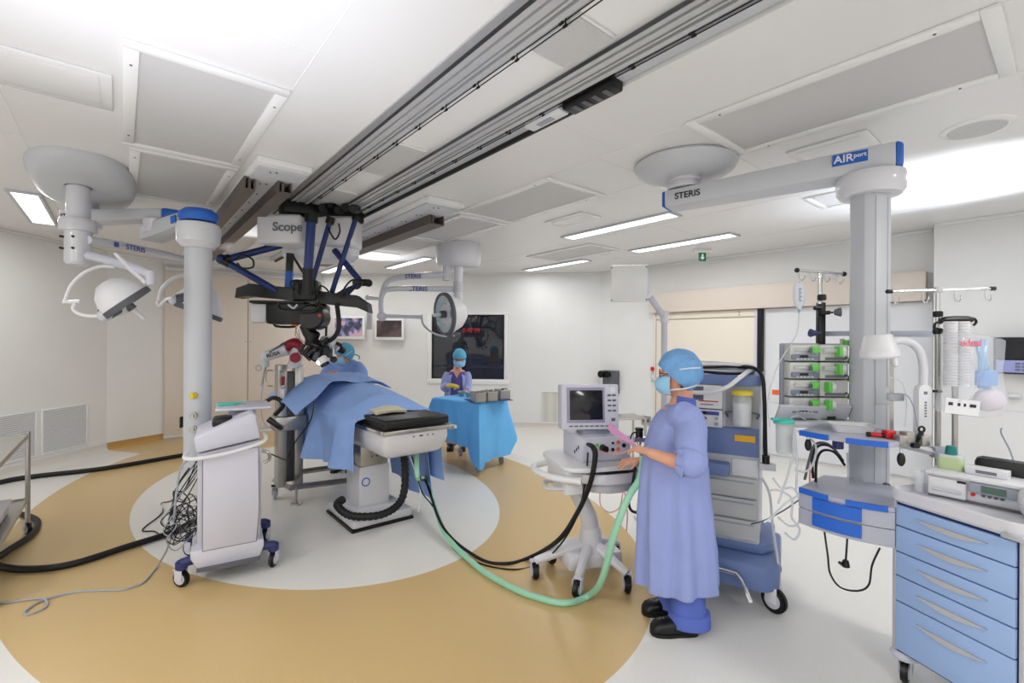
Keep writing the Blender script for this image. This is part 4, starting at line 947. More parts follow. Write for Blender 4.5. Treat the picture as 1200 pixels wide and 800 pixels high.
def hem(u):
    ks = [(0, .08), (.015, .12), (.06, .30), (Lx/Pm*.95, .40), (Lx/Pm, .36), ((Lx+Ly)/Pm, .40), ((2*Lx+Ly)/Pm, .35), ((2*Lx+Ly)/Pm+.02, .14), (.955, .13), (.975, .14), (.985, .06), (1, .08)]
    for (a, h0), (b_, h1) in zip(ks, ks[1:]):
        if u <= b_: return lerp(h0, h1, (u-a)/(b_-a))
    return .08
def idr(u, v):
    p, n = rim(min(u, .99999))
    # soften corners: blend the outward direction near each corner
    c = V3(Lx/2, Ly/2, 0); q = (p-c)
    rad = V3(q.x/Lx, q.y/Ly, 0).normalized()
    if v < .25: w_ = v/.25; return mI @ V3(c.x+q.x*w_, c.y+q.y*w_, (.885+.004*nz_(p.x*6, p.y*6, w_))*zs)
    t = (v-.25)/.75; z = lerp(.885, hem(u), t)
    corner = max(0, 1-min((p-V3(x, y, 0)).length for x, y in per)/.16)
    fl_ = .035*t+.10*t*corner+.018*t*math.sin(u*75)+.012*nz_(u*40, z*5)
    d = (n*(1-corner)+rad*corner*1.2)
    return mI @ V3(p.x+d.x*fl_, p.y+d.y*fl_, z*zs)
dr_ = MB().sheet(idr, 120, 34, .004).build('table_drape', drape2, ang=70)
tag(dr_, 'bright blue drape over the instrument table, its near corner reaching the floor', 'drape')
# steel baskets
lab = ('leftmost of the three steel mesh baskets on the blue instrument table', 'middle steel mesh basket on the blue instrument table', 'rightmost steel mesh basket, at the right rear corner of the instrument table')
for i, (u, v, Y) in enumerate(((560.5, 468, 5.95), (574, 467.5, 6.10), (588.5, 466, 6.30))):
    g = D(u, v, Y); loc = V3(g.x, g.y, .892)
    t = thing('steel_basket', lab[i], 'basket', tuple(loc), 0)
    b = MB(frame(loc, ey if 0 else V3(.93, .36, 0), V3(-.36, .93, 0)))
    w_, d_, h_ = .068, .12, .115
    b.box(-w_, w_, -d_, -d_+.006, 0, h_); b.box(-w_, w_, d_-.006, d_, 0, h_); b.box(-w_, -w_+.006, -d_, d_, 0, h_); b.box(w_-.006, w_, -d_, d_, 0, h_); b.box(-w_, w_, -d_, d_, 0, .006)
    b.build('mesh_wall', wirem, t)
    b = MB(frame(loc, V3(.93, .36, 0), V3(-.36, .93, 0)))
    b.tube([(-w_, -d_, h_), (w_, -d_, h_), (w_, d_, h_), (-w_, d_, h_), (-w_, -d_, h_)], .006, n=6, sub=1); b.build('rim_wire', steel, t)
    random.seed(i); b = MB(frame(loc, V3(.93, .36, 0), V3(-.36, .93, 0)))
    for k in range(5): x = random.uniform(-.06, .06); b.tube([(x, -.11, .09), (x+.01, 0, .12+.02*random.random()), (x-.01, .11, .09)], .006, n=6, sub=3)
    b.build('instruments', steel, t)
t = MB(frame((-.28, 6.17, .888), V3(.93, .36, 0), V3(-.36, .93, 0))).box(-.31, .26, -.17, .17, 0, .004).build('table_liner', navy2); tag(t, 'dark blue liner sheet under the steel baskets', 'liner')
for i, (u, v, Y, r) in enumerate(((541, 461, 6.6, .06), (549, 462.5, 6.45, .05))):
    g = D(u, v, Y); o = MB(T(g.x, g.y, .892)).lathe([(r*.6, 0), (r*.95, .04), (r, .06), (r*.96, .06), (r*.9, .042), (r*.55, .006), (0, .006), (0, 0)], 24).build('steel_bowl', steel)
    tag(o, ('steel bowl on the blue table, nearer the nurse', 'steel bowl on the blue table, beside the leftmost basket')[i], 'bowl')
# ================= VENTILATOR / PATIENT MONITOR CART =================
vc = thing('monitor_cart', 'pale grey wheeled cart with curved neck and five legs carrying the patient monitor', 'cart', (.56, 3.32, 0), R(16))
vf = F(.56, 3.32, 0, R(16))
MB(vf).box(-.20, .20, -.10, .22, .10, .20, .02).build('base_block', white2, vc)
MB(vf).lathe([(0, .15), (.075, .15), (.085, .20), (.075, .33), (.06, .36), (0, .36)], 24).build('neck_socket', white2, vc)
MB(vf).tube([V3(0, 0, .30), V3(-.01, 0, .40), V3(-.03, .02, .47), V3(-.13, .03, .66), V3(-.15, .03, .72)], [.062, .060, .058, .055, .055], n=14, sub=5).build('neck', white2, vc)
legs = [V3(-.33, -.04, 0), V3(-.08, -.34, 0), V3(.20, -.28, 0), V3(.33, .20, 0), V3(-.17, .26, 0)]
for l in [G(627, 678), G(677, 700), G(735, 694), G(722, 655), G(646, 660)]:
    p = vf.inverted() @ l; r = .045
    e_ = V3(p.x, p.y, .125); lg = MB(vf).tube([V3(p.x*.12, p.y*.12, .24), V3(p.x*.5, p.y*.5, .19), e_], [.042, .034, .026], n=10, sub=4, flat=1).build('leg', white2, vc)
    pw = vf @ V3(p.x, p.y, 0); caster(vc, pw.x, pw.y, .058, random.uniform(-.8, .8), fork=lav, top=.13, w_=.04)
# worktop
def rrect(x0, x1, y0, y1, k, n=6):
    pts = []
    for cxx, cyy, a0 in ((x1-k, y0+k, -90), (x1-k, y1-k, 0), (x0+k, y1-k, 90), (x0+k, y0+k, 180)):
        for j in range(n+1): a = R(a0+j*90/n); pts.append((cxx+k*math.cos(a), cyy+k*math.sin(a)))
    return pts
MB(vf).prism(rrect(-.30, .26, -.30, .26, .12), .82, .85, bev=.008).build('worktop', white, vc)
MB(vf).prism(rrect(-.20, .27, -.31, .18, .16), .735, .80, bev=.01).build('drawer', white2, vc)
MB(vf).prism(rrect(-.19, .26, -.30, .17, .16), .80, .82).build('recess', black, vc)
MB(vf).prism(rrect(-.14, .24, -.27, .16, .15), .665, .735, bev=.01).build('drum', grey, vc)
MB(vf).box(-.29, -.17, -.24, .1, .665, .82, .01).build('side_module', white, vc)
MB(vf).tube([V3(-.28, .10, .80), V3(-.40, .06, .79), V3(-.42, -.08, .785), V3(-.35, -.22, .78), V3(-.22, -.31, .775)], .022, n=12).cyl((-.23, -.305, .775), (-.215, -.315, .775), .026).build('side_handle', white, vc)
MB(vf).tube([V3(-.29, .0, .70), V3(-.36, -.04, .70), V3(-.36, -.12, .685), V3(-.28, -.2, .70)], .015, n=8).build('bracket', grey, vc)
# base unit and monitor
bu = thing('monitor_base_unit', 'grey measuring unit with orange and black sockets under the patient monitor', 'medical device', tuple(vf @ V3(0, 0, .85)), R(16))
MB(vf).box(-.145, .215, -.17, .16, .85, 1.015, .008).build('casing', lav, bu)
MB(vf).box(-.13, .205, -.176, -.168, .86, 1.0, .004).build('front_panel', mat('pale_panel', (.80, .80, .85), .4), bu)
for x, z, r, m in ((.115, .975, .013, orange), (.115, .93, .013, orange), (.075, .972, .009, black), (.075, .928, .012, black), (.158, .952, .014, black), (-.04, .965, .012, green), (.035, .945, .009, pinkc)):
    MB(vf).cyl((x, -.174, z), (x, -.182, z), r, n=16).build('socket', m, bu)
MB(vf).cyl((0, -.17, .945), (0, -.22, .94), .024, n=16).build('plug', black, bu)
for i in range(3): MB(vf).box(-.148, -.143, -.12+i*.03, -.105+i*.03, .93-i*.02, .95-i*.02).build('side_port', ink, bu)
pm = thing('patient_monitor', 'lavender-grey patient monitor with a dark blank screen and key pad', 'monitor', tuple(vf @ V3(0, 0, 1.02)), R(6))
mf = frame(D(692, 477, 3.22), (math.cos(R(6)), math.sin(R(6)), 0), (0, .08, 1))     # z toward the viewer
if (mf.to_3x3() @ V3(0, 0, 1)).y > 0: mf = mf @ RY(180)
MB(mf).box(-.20, .20, -.152, .155, -.13, 0, .012).build('casing', lav, pm)
MB(mf).box(-.165, .10, -.105, .135, -.004, .004, .003).build('bezel', lav2, pm)
MB(mf).box(-.145, .085, -.085, .115, .002, .006, .002).build('screen', screen, pm)
k_ = 0
for j in range(4):
    for i in range(2): MB(mf).box(.120+i*.034, .144+i*.034, .075-j*.035, .087-j*.035, .0, .004).build('key', grey3, pm)
for i in range(9): MB(mf).box(-.15+i*.036, -.125+i*.036, -.131, -.123, .0, .004).build('key', grey3, pm)
MB(mf).cyl((.155, .115, 0), (.155, .115, .006), .022).build('dial', white, pm); MB(mf).box(.145, .17, -.095, -.075, 0, .005).build('standby_key', grey3, pm)
MB(vf).box(-.09, .12, -.06, .06, 1.01, 1.05, .008).build('foot', grey2, pm)
# ================= ANAESTHESIA MACHINE =================
af = F(1.32, 3.15, 0, R(-30)); am = thing('anaesthesia_machine', 'tall slate-blue and grey anaesthesia machine with drawers behind the standing woman', 'anaesthesia machine', (1.32, 3.15, 0), R(-30))
MB(af).box(-.30, .30, .0, .45, .36, 1.40, .012).build('cabinet', grey, am)
MB(af).prism(rrect(-.31, .31, -.02, .50, .05), 1.375, 1.44, bev=.008).build('top_deck', steelb, am)
MB(af).box(-.29, .295, -.012, .0, .92, 1.10, .004).build('blue_band', steelb, am)
lbf = MB(af).box(-.285, .13, -.10, .0, .795, .875, .012).build('table_drawer', steelb, am)
MB(af).box(.14, .29, -.012, 0, .79, .90, .005).build('grey_panel', white, am)
w1 = MB(af).box(.155, .275, -.022, -.011, 1.015, 1.055).build('warning_label', mat('amber_label', (.93, .70, .15), .5), am)
for i, z in enumerate((.655, .52, .385)):
    d_ = MB(af).box(-.285, .285, -.022, .0, z, z+.125, .006).build('drawer', mat('drawer_grey%d' % i, (.76, .765, .76), .45), am)
    MB(af).box(-.27, .27, -.026, -.021, z+.096, z+.106, .002).build('grip', grey2, d_)
mo = MB(af).box(-.27, .085, -.05, .0, 1.215, 1.37, .008).build('display_unit', white, am)
MB(af).box(-.22, -.03, -.053, -.049, 1.27, 1.36).build('screen', screeng, mo)
MB(af).box(-.06, .06, -.053, -.050, 1.262, 1.268).build('red_stripe', red, mo); MB(af).cyl((-.10, -.05, 1.247), (-.10, -.054, 1.247), .013).build('red_mark', red, mo)
MB(af).box(-.05, .03, -.053, -.050, 1.24, 1.246).build('lettering', labelm, mo)
vn = MB(af).box(-.27, .085, -.045, .0, 1.095, 1.208, .006).build('control_unit', white2, am)
MB(af).box(-.10, .065, -.049, -.044, 1.175, 1.198).build('blue_strip', mat('indigo_strip', (.25, .30, .60), .4), vn)
MB(af).box(-.10, -.02, -.049, -.044, 1.142, 1.162).build('display', black, vn); MB(af).box(-.09, -.045, -.049, -.044, 1.116, 1.128).build('display', black, vn)
for x, z, m in ((-.02, 1.188, ink), (-.02, 1.15, grey3), (-.02, 1.112, chrome), (.05, 1.155, grey2), (.05, 1.12, grey2), (-.145, 1.112, grey2)): MB(af).cyl((x, -.045, z), (x, -.060, z), .011, n=14).build('knob', m, vn)
# absorber jar
MB(af).box(.10, .29, -.002, .004, 1.10, 1.37).build('alcove', mat('alcove_grey', (.66, .67, .68), .45), am)
jr = MB(af @ T(.20, -.065, 1.125)).lathe([(0, 0), (.052, 0), (.058, .02), (.058, .17), (.05, .185), (.05, .20), (0, .20)], 28).build('absorber_jar', canm, am)
MB(af @ T(.20, -.065, 1.13)).lathe([(0, 0), (.05, 0), (.05, .14), (0, .14)], 24).build('granules', white, jr)
MB(af @ T(.20, -.065, 1.32)).lathe([(0, 0), (.062, 0), (.062, .022), (.03, .03), (0, .03)], 28).build('jar_lid', yellow, jr)
for s_ in (-1, 1): MB(af).tube([V3(.20+s_*.055, -.06, 1.21), V3(.20+s_*.095, -.05, 1.20), V3(.20+s_*.085, -.02, 1.17)], .007, n=6).build('tube_clip', grey3, jr)
# base
MB(af).prism([(-.33, -.16), (.34, -.16), (.42, -.08), (.42, .50), (-.36, .50), (-.36, -.1)], .13, .30, bev=.03).build('base', steelb, am)
MB(af).prism([(-.30, .0), (.32, .0), (.38, .08), (.38, .48), (-.34, .48), (-.34, .05)], .30, .37, bev=.02).build('base_top', steelb, am)
MB(af).tube([V3(-.26, -.18, .24), V3(.12, -.185, .235), V3(.20, -.20, .22), V3(.25, -.24, .14), V3(.265, -.25, .11)], .014, n=10).build('foot_rail', chrome, am)
for x, y in ((.385, -.075), (-.27, -.03), (.35, .42), (-.27, .40)):
    q = af @ V3(x, y, 0); caster(am, q.x, q.y, .078, R(-30)+R(60), fork=white, w_=.04, top=.175, wheel=blackm)
# hoses on top
random.seed(5)
for i, (m, r, rx, ry_, dz) in enumerate(((black, .010, .25, .17, 0), (rubg, .012, .22, .15, .014), (grey2, .009, .24, .13, .028), (black, .008, .20, .16, .034), (white, .011, .26, .14, .046))):
    pts = [V3(rx*math.cos(t)+.02*math.sin(3*t+i), .16+ry_*math.sin(t), 1.452+dz+.008*math.sin(2*t+i)) for t in [2*PI*k/24 for k in range(25)]]
    q = MB(af).tube(pts, r, n=8, sub=2).build('coiled_hose', m)
    tag(q, ('black coil lying lowest on top of the anaesthesia machine', 'clear coiled tube on top of the anaesthesia machine', 'grey coiled cable on top of the anaesthesia machine', 'thin black coil lying on top of the grey cable of the anaesthesia machine', 'white coil lying topmost on the anaesthesia machine')[i], 'hose', None)
q = MB(af).tube([V3(-.40, .12, 1.40), V3(-.34, -.09, 1.39), V3(-.22, -.12, 1.345), V3(-.05, -.13, 1.325), V3(.10, -.12, 1.36), V3(.20, -.08, 1.44), V3(.24, .05, 1.475)], .014, n=10, sub=8).build('breathing_tube', white)
tag(q, 'white breathing tube drooping across the front of the anaesthesia machine', 'tube')
q = MB(af).tube([V3(.10, .10, 1.49), V3(.25, .02, 1.49), V3(.31, -.03, 1.44), V3(.325, -.05, 1.30), V3(.33, -.05, 1.1), V3(.335, -.05, .90)], .012, n=10, sub=8).build('breathing_tube', blackm)
tag(q, 'black tube hanging down the right side of the anaesthesia machine', 'tube')
MB(af).box(.30, .39, -.07, -.02, .86, .90, .006).build('side_bracket', grey, am); MB(af).cyl((.335, -.05, .90), (.335, -.05, .95), .022, n=14).build('side_bracket', black, am)
q = MB().tube([D(893, 560, 2.95), D(902, 580, 2.95), D(906, 620, 2.93), D(912, 660, 2.9), D(914, 690, 2.88)], .008, n=8).build('tube', rubg); tag(q, 'clear tube hanging beside the blue base of the anaesthesia machine', 'tube')
# ================= CONSOLE CART AT LEFT =================
cf = F(-1.94, 3.275, 0, R(31.5)); cc = thing('console_cart', 'light grey upright console cart on navy-footed castors in front of the left column', 'cart', (-1.94, 3.275, 0), R(31.5))
MB(cf).prism([(-.20, .19), (.175, .19), (.185, .40), (.185, .75), (.175, .935), (-.20, .875)], -.56, -.03, m=RX(90), bev=.012).build('cabinet', lav, cc)
MB(cf).prism([(-.169, .231), (.154, .231), (.169, .45), (.164, .899), (-.169, .849)], .028, .032, m=RX(90)).build('door_gap', grey3, cc)
MB(cf).prism([(-.165, .235), (.150, .235), (.165, .45), (.160, .895), (-.165, .845)], .03, .036, m=RX(90), bev=.002).build('side_door', lav, cc)
MB(cf).prism([(-.205, .885), (-.222, .985), (.115, 1.135), (.145, 1.12), (.175, .950)], -.56, -.0, m=RX(90), bev=.012).build('sloped_console', lav, cc)
MB(cf).prism([(-.235, .19), (-.235, .235), (-.12, .25), (.12, .25), (.20, .235), (.20, .19), (.17, .11), (-.19, .11)], -.55, .03, m=RX(90), bev=.012).build('plinth', lav, cc)
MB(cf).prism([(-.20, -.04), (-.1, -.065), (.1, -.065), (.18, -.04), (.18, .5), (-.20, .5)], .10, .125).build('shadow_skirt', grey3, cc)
MB(cf).tube([V3(-.26, .1, .88), V3(-.27, .0, .865), V3(-.20, -.07, .865), V3(-.02, -.085, .885), V3(.16, -.07, .925), V3(.21, 0, .945), V3(.20, .08, .965)], .013, n=10).build('hand_rail', chrome if 0 else white, cc)
for x, y in ((-.285, .03), (.265, .03), (.25, .54), (-.26, .54)):
    MB(cf).tube([V3(x*.4, y, .165), V3(x*.8, y, .165), V3(x, y, .155)], [.026, .03, .034], n=12, sub=3).cyl((x, y, .115), (x, y, .175), .036, bev=.008).build('caster_arm', navy2, cc)
    q = cf @ V3(x, y, 0); caster(cc, q.x, q.y, .057, R(31.5)+(.9 if x < 0 else -.5), fork=lav, w_=.032, top=.13)
MB(cf).box(-.10, .26, .20, .62, 1.13, 1.15, .008).build('keyboard_shelf', lav, cc)
for x in (-.0, .14): MB(cf).box(x-.02, x+.02, .3, .36, 1.04, 1.135).build('shelf_support', lav, cc)
MB(cf).box(-.12, .02, .12, .34, 1.02, 1.09, .025).build('black_pouch', black, cc)
MB().tube([cf @ V3(.24, .22, 1.05), cf @ V3(.30, .2, 1.0), cf @ V3(.33, .25, .97)], .022, n=8).build('latch', black, cc)
MB(cf).tube([V3(.19, .1, .84), V3(.235, .09, .82), V3(.24, .10, .77), V3(.20, .1, .75)], .012, n=8).build('cable_hook', steel, cc)
t = thing('tape_dispenser', 'small teal plastic item lying on the console cart shelf', 'tool', tuple(cf @ V3(-.02, .38, 1.151)))
MB(cf).box(-.09, .03, .36, .42, 1.15, 1.172, .008).build('body', teal, t); MB(cf).tube([V3(.02, .39, 1.162), V3(.07, .39, 1.165), V3(.09, .37, 1.160)], .007).build('nozzle', teal, t)
random.seed(21)
for i in range(6):
    pts = [cf @ V3(-.20, .14, .84-.03*i)]; cx_, cz_ = -.27-.03*random.random(), .50+.05*random.random(); n_ = 16
    for k in range(n_): 
        a = PI/2+2*PI*k/7+i*.5; r_ = .07+.035*math.sin(k*1.7+i*2); pts.append(cf @ V3(cx_+r_*math.cos(a)*(.8+.08*i), .12+.05*math.sin(k+i), cz_-.018*k*.6+r_*1.3*math.sin(a)))
    pts.append(cf @ V3(-.19, .2, .30+.05*random.random()))
    MB(I4).tube(pts, .0038, n=5, sub=5).build('cable_bundle', (black, grey3, black, black, grey2, black)[i], cc)
tubething('cable', 'thin black cable looping out on the white floor beside the console cart', 'cable', [D(228, 560, 3.3), D(216, 575, 3.3), D(200, 587, 3.4), G(189, 592)+V3(0, 0, .02), G(190, 602)+V3(0, 0, .01), G(167, 621)+V3(0, 0, .006), G(180, 623)+V3(0, 0, .006), G(192, 625)+V3(0, 0, .006), G(201, 600)+V3(0, 0, .05), D(208, 570, 3.3), D(222, 548, 3.25)], .006, black, 6)
tubething('cable', 'thin grey cable trailing over the ochre floor with a small loop at lower left', 'cable', [cf @ V3(-.21, .02, .86), D(213, 546, 3.12), D(207, 575, 3.12), D(204, 605, 3.15), D(199, 635, 3.25), G(187, 664)+V3(0, 0, .03), G(170, 682)+V3(0, 0, .008), G(157, 688)+V3(0, 0, .008), G(140, 692)+V3(0, 0, .006), G(92, 694)+V3(0, 0, .006), G(52, 704)+V3(0, 0, .008), G(30, 717)+V3(0, 0, .006), G(34, 721)+V3(0, 0, .006), G(54, 712)+V3(0, 0, .006), G(52, 704.5)+V3(0, 0, .016), G(35, 703.5)+V3(0, 0, .008), G(0, 708)+V3(0, 0, .006), G(-40, 712)+V3(0, 0, .006)], .0065, grey2, 6)
tubething('hose', 'thick black hose on the floor running behind the left column', 'hose', [G(-60, 585)+V3(0, 0, .03), G(0, 568)+V3(0, 0, .03), G(40, 561)+V3(0, 0, .03), G(125, 551)+V3(0, 0, .03), G(215, 535.5)+V3(0, 0, .03), G(260, 529)+V3(0, 0, .03)], .028, blackm, 12)
tubething('hose', 'thick black hose curving across the ochre floor to the console cart', 'hose', [cf @ V3(-.15, .35, .03), G(232, 615)+V3(0, 0, .027), G(200, 628)+V3(0, 0, .027), G(150, 644)+V3(0, 0, .027), G(80, 666)+V3(0, 0, .027), G(25, 671)+V3(0, 0, .027), G(-8, 664)+V3(0, 0, .027), G(8, 650)+V3(0, 0, .027), G(36, 631)+V3(0, 0, .027), G(44, 615)+V3(0, 0, .027), G(30, 607)+V3(0, 0, .027), G(0, 603)+V3(0, 0, .027), G(-40, 600)+V3(0, 0, .027)], .024, blackm, 12)
# ================= STEEL TROLLEY, FAR LEFT =================
st = thing('steel_trolley', 'stainless steel two-shelf trolley cut by the left edge of the photo', 'trolley', tuple(RF @ V3(-.85, 5.15, 0)), TH)
for x in (-.60, -1.12):
    for y in (5.66, 4.25):
        MB(RF).cyl((x, y, .11), (x, y, .87), .017, n=14).build('post', steel, st); q = RF @ V3(x, y, 0); caster(st, q.x, q.y, .05, 1.2, fork=steel, top=.13, w_=.025)
for z in (.835, .30):
    b = MB(RF); b.box(-1.11, -.61, 4.25, 5.65, z-.004, z); 
    for q in ((-1.12, -.60, 4.25, 4.265), (-1.12, -.60, 5.645, 5.66), (-1.12, -1.105, 4.25, 5.66), (-.615, -.60, 4.25, 5.66)): b.box(*q, z-.025, z+.012)
    b.build('shelf', steel, st)
wb = thing('plastic_box', 'white lidded plastic box on the lower shelf of the steel trolley', 'box', tuple(RF @ V3(-.86, 5.1, .302)), TH)
MB(RF).box(-1.08, -.66, 4.80, 5.30, .302, .38, .02).build('tub', white, wb); MB(RF).box(-1.095, -.645, 4.785, 5.315, .38, .405, .01).build('lid', white, wb)
# small steel side table against the back
stb = thing('side_table', 'small bare steel side table behind the patient monitor', 'table', (1.55, 6.55, 0))
MB(T(1.55, 6.55, 0) @ RZ(12)).box(-.26, .26, -.20, .20, .60, .625, .005).build('table_top', steel, stb)
for x in (-.24, .24):
    for y in (-.18, .18): MB(T(1.55, 6.55, 0) @ RZ(12)).box(x-.012, x+.012, y-.012, y+.012, 0, .60).build('leg', steel, stb)
# monitor seen from behind on a swivel pole
ps = D(779, 420, 4.4); t = thing('pole_monitor', 'white flat monitor seen from behind on a jointed pole above the woman', 'monitor', (ps.x, ps.y, 0))
MB(T(ps.x, ps.y, 0)).lathe([(0, 0), (.27, 0), (.27, .03), (.05, .06), (0, .06)], 28).build('base', white2, t)
MB().cyl((ps.x, ps.y, .05), D(778.5, 372, 4.4), .028).build('pole', lav, t)
MB().cyl(D(778.5, 378, 4.4), D(778.5, 364, 4.4), .042, bev=.006).build('pole_joint', white2, t)
MB().tube([D(778, 371, 4.4), D(761, 347, 4.3)], .030, n=12).build('tilt_arm', lav, t)
MB().cyl(D(755, 345, 4.25), D(754, 327, 4.25), .055, bev=.015).ell(D(752, 347, 4.2), .04).build('swivel_head', white2, t)
pf = frame(D(737, 332.5, 4.2), V3(1, -.22, 0), (0, 0, 1))
MB(pf).box(-.155, .16, -.16, .165, -.02, .02, .006).build('monitor_back', ceilw, t)
for x in (-.15, .15):
    for y in (-.145, .145): MB(pf).cyl((x, y, 0), (x, y, .024), .007, n=8).cyl((x, y, -.024), (x, y, 0), .007, n=8).build('screw', grey3, t)
# ================= RIGHT-HAND CLUSTER ON THE BOOM =================
PY = 2.85; k = PY/553
def FP_(u, v, Y): return frame(D(u, v, Y), (1, 0, 0), (0, 0, 1))
rk = thing('pump_rack', 'grey pump rack with green clamps and sloped base beside the thick column', 'rack', tuple(D(955, 498, PY)))
rf_ = FP_(960, 445, PY)
MB(rf_).box(-.205, .19, -.24, .22, -.07, -.045, .006).build('back_plate', grey2, rk)
MB(rf_).box(.155, .175, -.28, .25, -.05, -.03, .003).build('upright', alu, rk)
for i in range(5): MB(rf_).box(.160, .205, -.225+i*.108, -.190+i*.108, -.045, -.005, .008).build('green_clamp', green, rk)
MB(rf_ @ T(-.03, -.235, 0) @ RX(-62)).box(-.235, .19, -.015, .012, -.03, .10, .006).build('base_tray', grey, rk)
bt = MB(rf_).prism([(-.07, -.04), (-.07, .05), (.03, -.0), (.10, -.04)], -.27, .17, m=Matrix(((0, 0, 1, 0), (0, -1, 0, -.235), (1, 0, 0, 0), (0, 0, 0, 1))) ) if 0 else None
MB(rf_).box(-.25, .18, -.275, -.235, -.06, .09, .012).build('base_unit', grey, rk)
MB(rf_ @ T(0, -.233, .03)).box(-.17, -.05, 0, .004, -.03, .03).build('display', grey3, rk)
MB(rf_ @ T(0, -.233, .03)).box(-.0, .12, 0, .003, -.03, .03).build('panel', lcd, rk)
MB(rf_ @ T(.055, -.23, .03)).cyl((0, 0, 0), (0, .015, 0), .022).build('dial', black, rk)
rows = ['top', 'second', 'third', 'bottom']
for j in range(4):
    for i in range(2):
        x0 = -.195+i*.18; y0 = .115-j*.106
        t = thing('syringe_pump', '%s pump in the %s row of the rack, with %s' % (('left', 'right')[i], rows[j], (('a dark display and green clamp', 'a dark display and green clamp'), ('a long clear syringe', 'a shorter syringe'))[i][0 if j < 2 else 1]), 'syringe pump', tuple(rf_ @ V3(x0+.09, y0, 0)), 0, 'syringe pumps in the rack')
        MB(rf_).box(x0, x0+.172, y0, y0+.098, -.04, .03, .008).build('casing', grey if 0 else lav if 0 else mat('pump_grey', (.80, .80, .79), .4) if 'pump_grey' not in MATS else MATS['pump_grey'], t)
        sy_ = y0+.066
        if i == 0:
            fp_ = MB(rf_).box(x0+.004, x0+.165, y0+.008, y0+.040, .028, .045, .008).build('front_panel', mat('slate_panel', (.47, .50, .58), .35) if 'slate_panel' not in MATS else MATS['slate_panel'], t)
            MB(rf_).box(x0+.05, x0+.10, y0+.020, y0+.034, .044, .047).build('display', black, t)
            for q in range(5): MB(rf_).box(x0+.03+q*.022, x0+.044+q*.022, y0+.010, y0+.015, .044, .047).build('key', white, fp_)
            MB(rf_).cyl((x0+.02, sy_, .04), (x0+.12, sy_, .04), .012, n=14).build('syringe', canm, t)
            MB(rf_).box(x0+.115, x0+.165, sy_-.018, sy_+.022, .03, .056, .006).build('syringe_clamp', green, t)
            MB(rf_).box(x0+.10, x0+.122, sy_-.014, sy_+.010, .03, .058, .004).build('lever', grey3, t)
        else:
            MB(rf_).box(x0+.03, x0+.15, y0+.006, y0+.022, .029, .033).build('key_strip', labelm, t)
            L_s = .11 if j < 2 else .05
            if j < 2: MB(rf_).cyl((x0+.01, sy_-.004, .045), (x0+L_s, sy_-.004, .045), .017, n=16).build('syringe', canm, t)
            MB(rf_).cyl((x0+L_s-.02, sy_-.006, .045), (x0+L_s+.02, sy_-.006, .045), .034, n=20, bev=.006).build('syringe_holder', white, t)
            MB(rf_).box(x0+L_s-.028, x0+L_s-.006, sy_-.038, sy_+.022, .03, .082, .006).build('green_flange', green, t)
            MB(rf_).cyl((x0+.155, y0+.02, .03), (x0+.155, y0+.02, .036), .008).build('knob', grey3, t)
# rack pole with drip hooks
ip = thing('drip_stand', 'chrome and black drip pole with four hooks above the pump rack', 'drip stand', tuple(D(962, 500, PY+.07)))
c0 = D(962, 402, PY+.06)
MB().cyl(D(961, 320, PY+.05), D(961, 356, PY+.05), .012).build('chrome_rod', chrome, ip)
MB().box(c0.x-.022, c0.x+.018, c0.y-.02, c0.y+.02, c0.z-.50, D(962, 354, PY+.05).z, .006).build('black_column', black, ip)
MB().cyl(D(963, 352, PY), D(963, 345, PY), .024, n=14, bev=.004).build('collar', black, ip)
bar = MB().cyl(D(934, 316.5, PY+.05), D(989, 321, PY+.05), .0095).build('cross_bar', chrome, ip)
for u, v in ((934, 316.5), (989, 321)): MB().ell(D(u, v, PY+.05), .015).build('end_cap', black, ip)
def hook(par, u, v, Y, s=1):
    pts = [D(u, v, Y), D(u, v+6*s, Y), D(u+1, v+10*s, Y), D(u+4, v+11.5*s, Y), D(u+7, v+8*s, Y), D(u+7, v+5*s, Y)]
    MB().tube(pts, .0035, n=6).build('hook', chrome, par)
for u, v in ((936, 318), (949, 319), (965, 320), (981, 321.5)): hook(ip, u, v, PY+.05, .9)
MB().cyl(D(962, 367, PY+.03), D(973, 366, PY), .012).cyl(D(973, 366, PY), D(976, 366, PY), .006).build('clamp_screw', black, ip)
MB().cyl(D(978, 366, PY-.02), D(985, 365.5, PY-.03), .016, .028, n=12).build('star_knob', grey3, ip)
MB().cyl(D(961, 361, PY+.02), D(955, 361, PY), .012).build('clamp_screw', black, ip)
MB().cyl(D(961, 390, PY+.02), D(955, 390, PY), .008).cyl(D(957, 390, PY), D(950, 390, PY), .012, .026, n=12).build('blue_knob', navy2, ip)
ib = thing('infusion_bag', 'clear infusion bag with faint print hanging from the leftmost drip hook', 'infusion bag', tuple(D(936.5, 362, PY+.04)))
q = FP_(936.5, 346, PY+.04)
rg = []
for y, w_, d_ in ((-.085, .008, .008), (-.07, .018, .014), (-.055, .030, .018), (-.02, .034, .02), (.04, .034, .02), (.068, .030, .012), (.075, .020, .004)):
    rg.append([V3(w_*math.cos(2*PI*t/16), y, d_*math.sin(2*PI*t/16)) for t in range(16)])
bg = MB(q).loft(rg).build('bag', fluid, ib)
for i in range(7): MB(q).box(-.014, -.002 if i % 2 else .004, .035-i*.012, .041-i*.012, .0195, .0205).build('printed_line', labelm, bg)
MB(q).cyl((0, -.085, 0), (0, -.105, 0), .008, .006).build('port', grey2, ib)
MB().tube([D(936.5, 330, PY+.05), D(936.5, 334, PY+.045)], .003).build('hanger', chrome, ib)
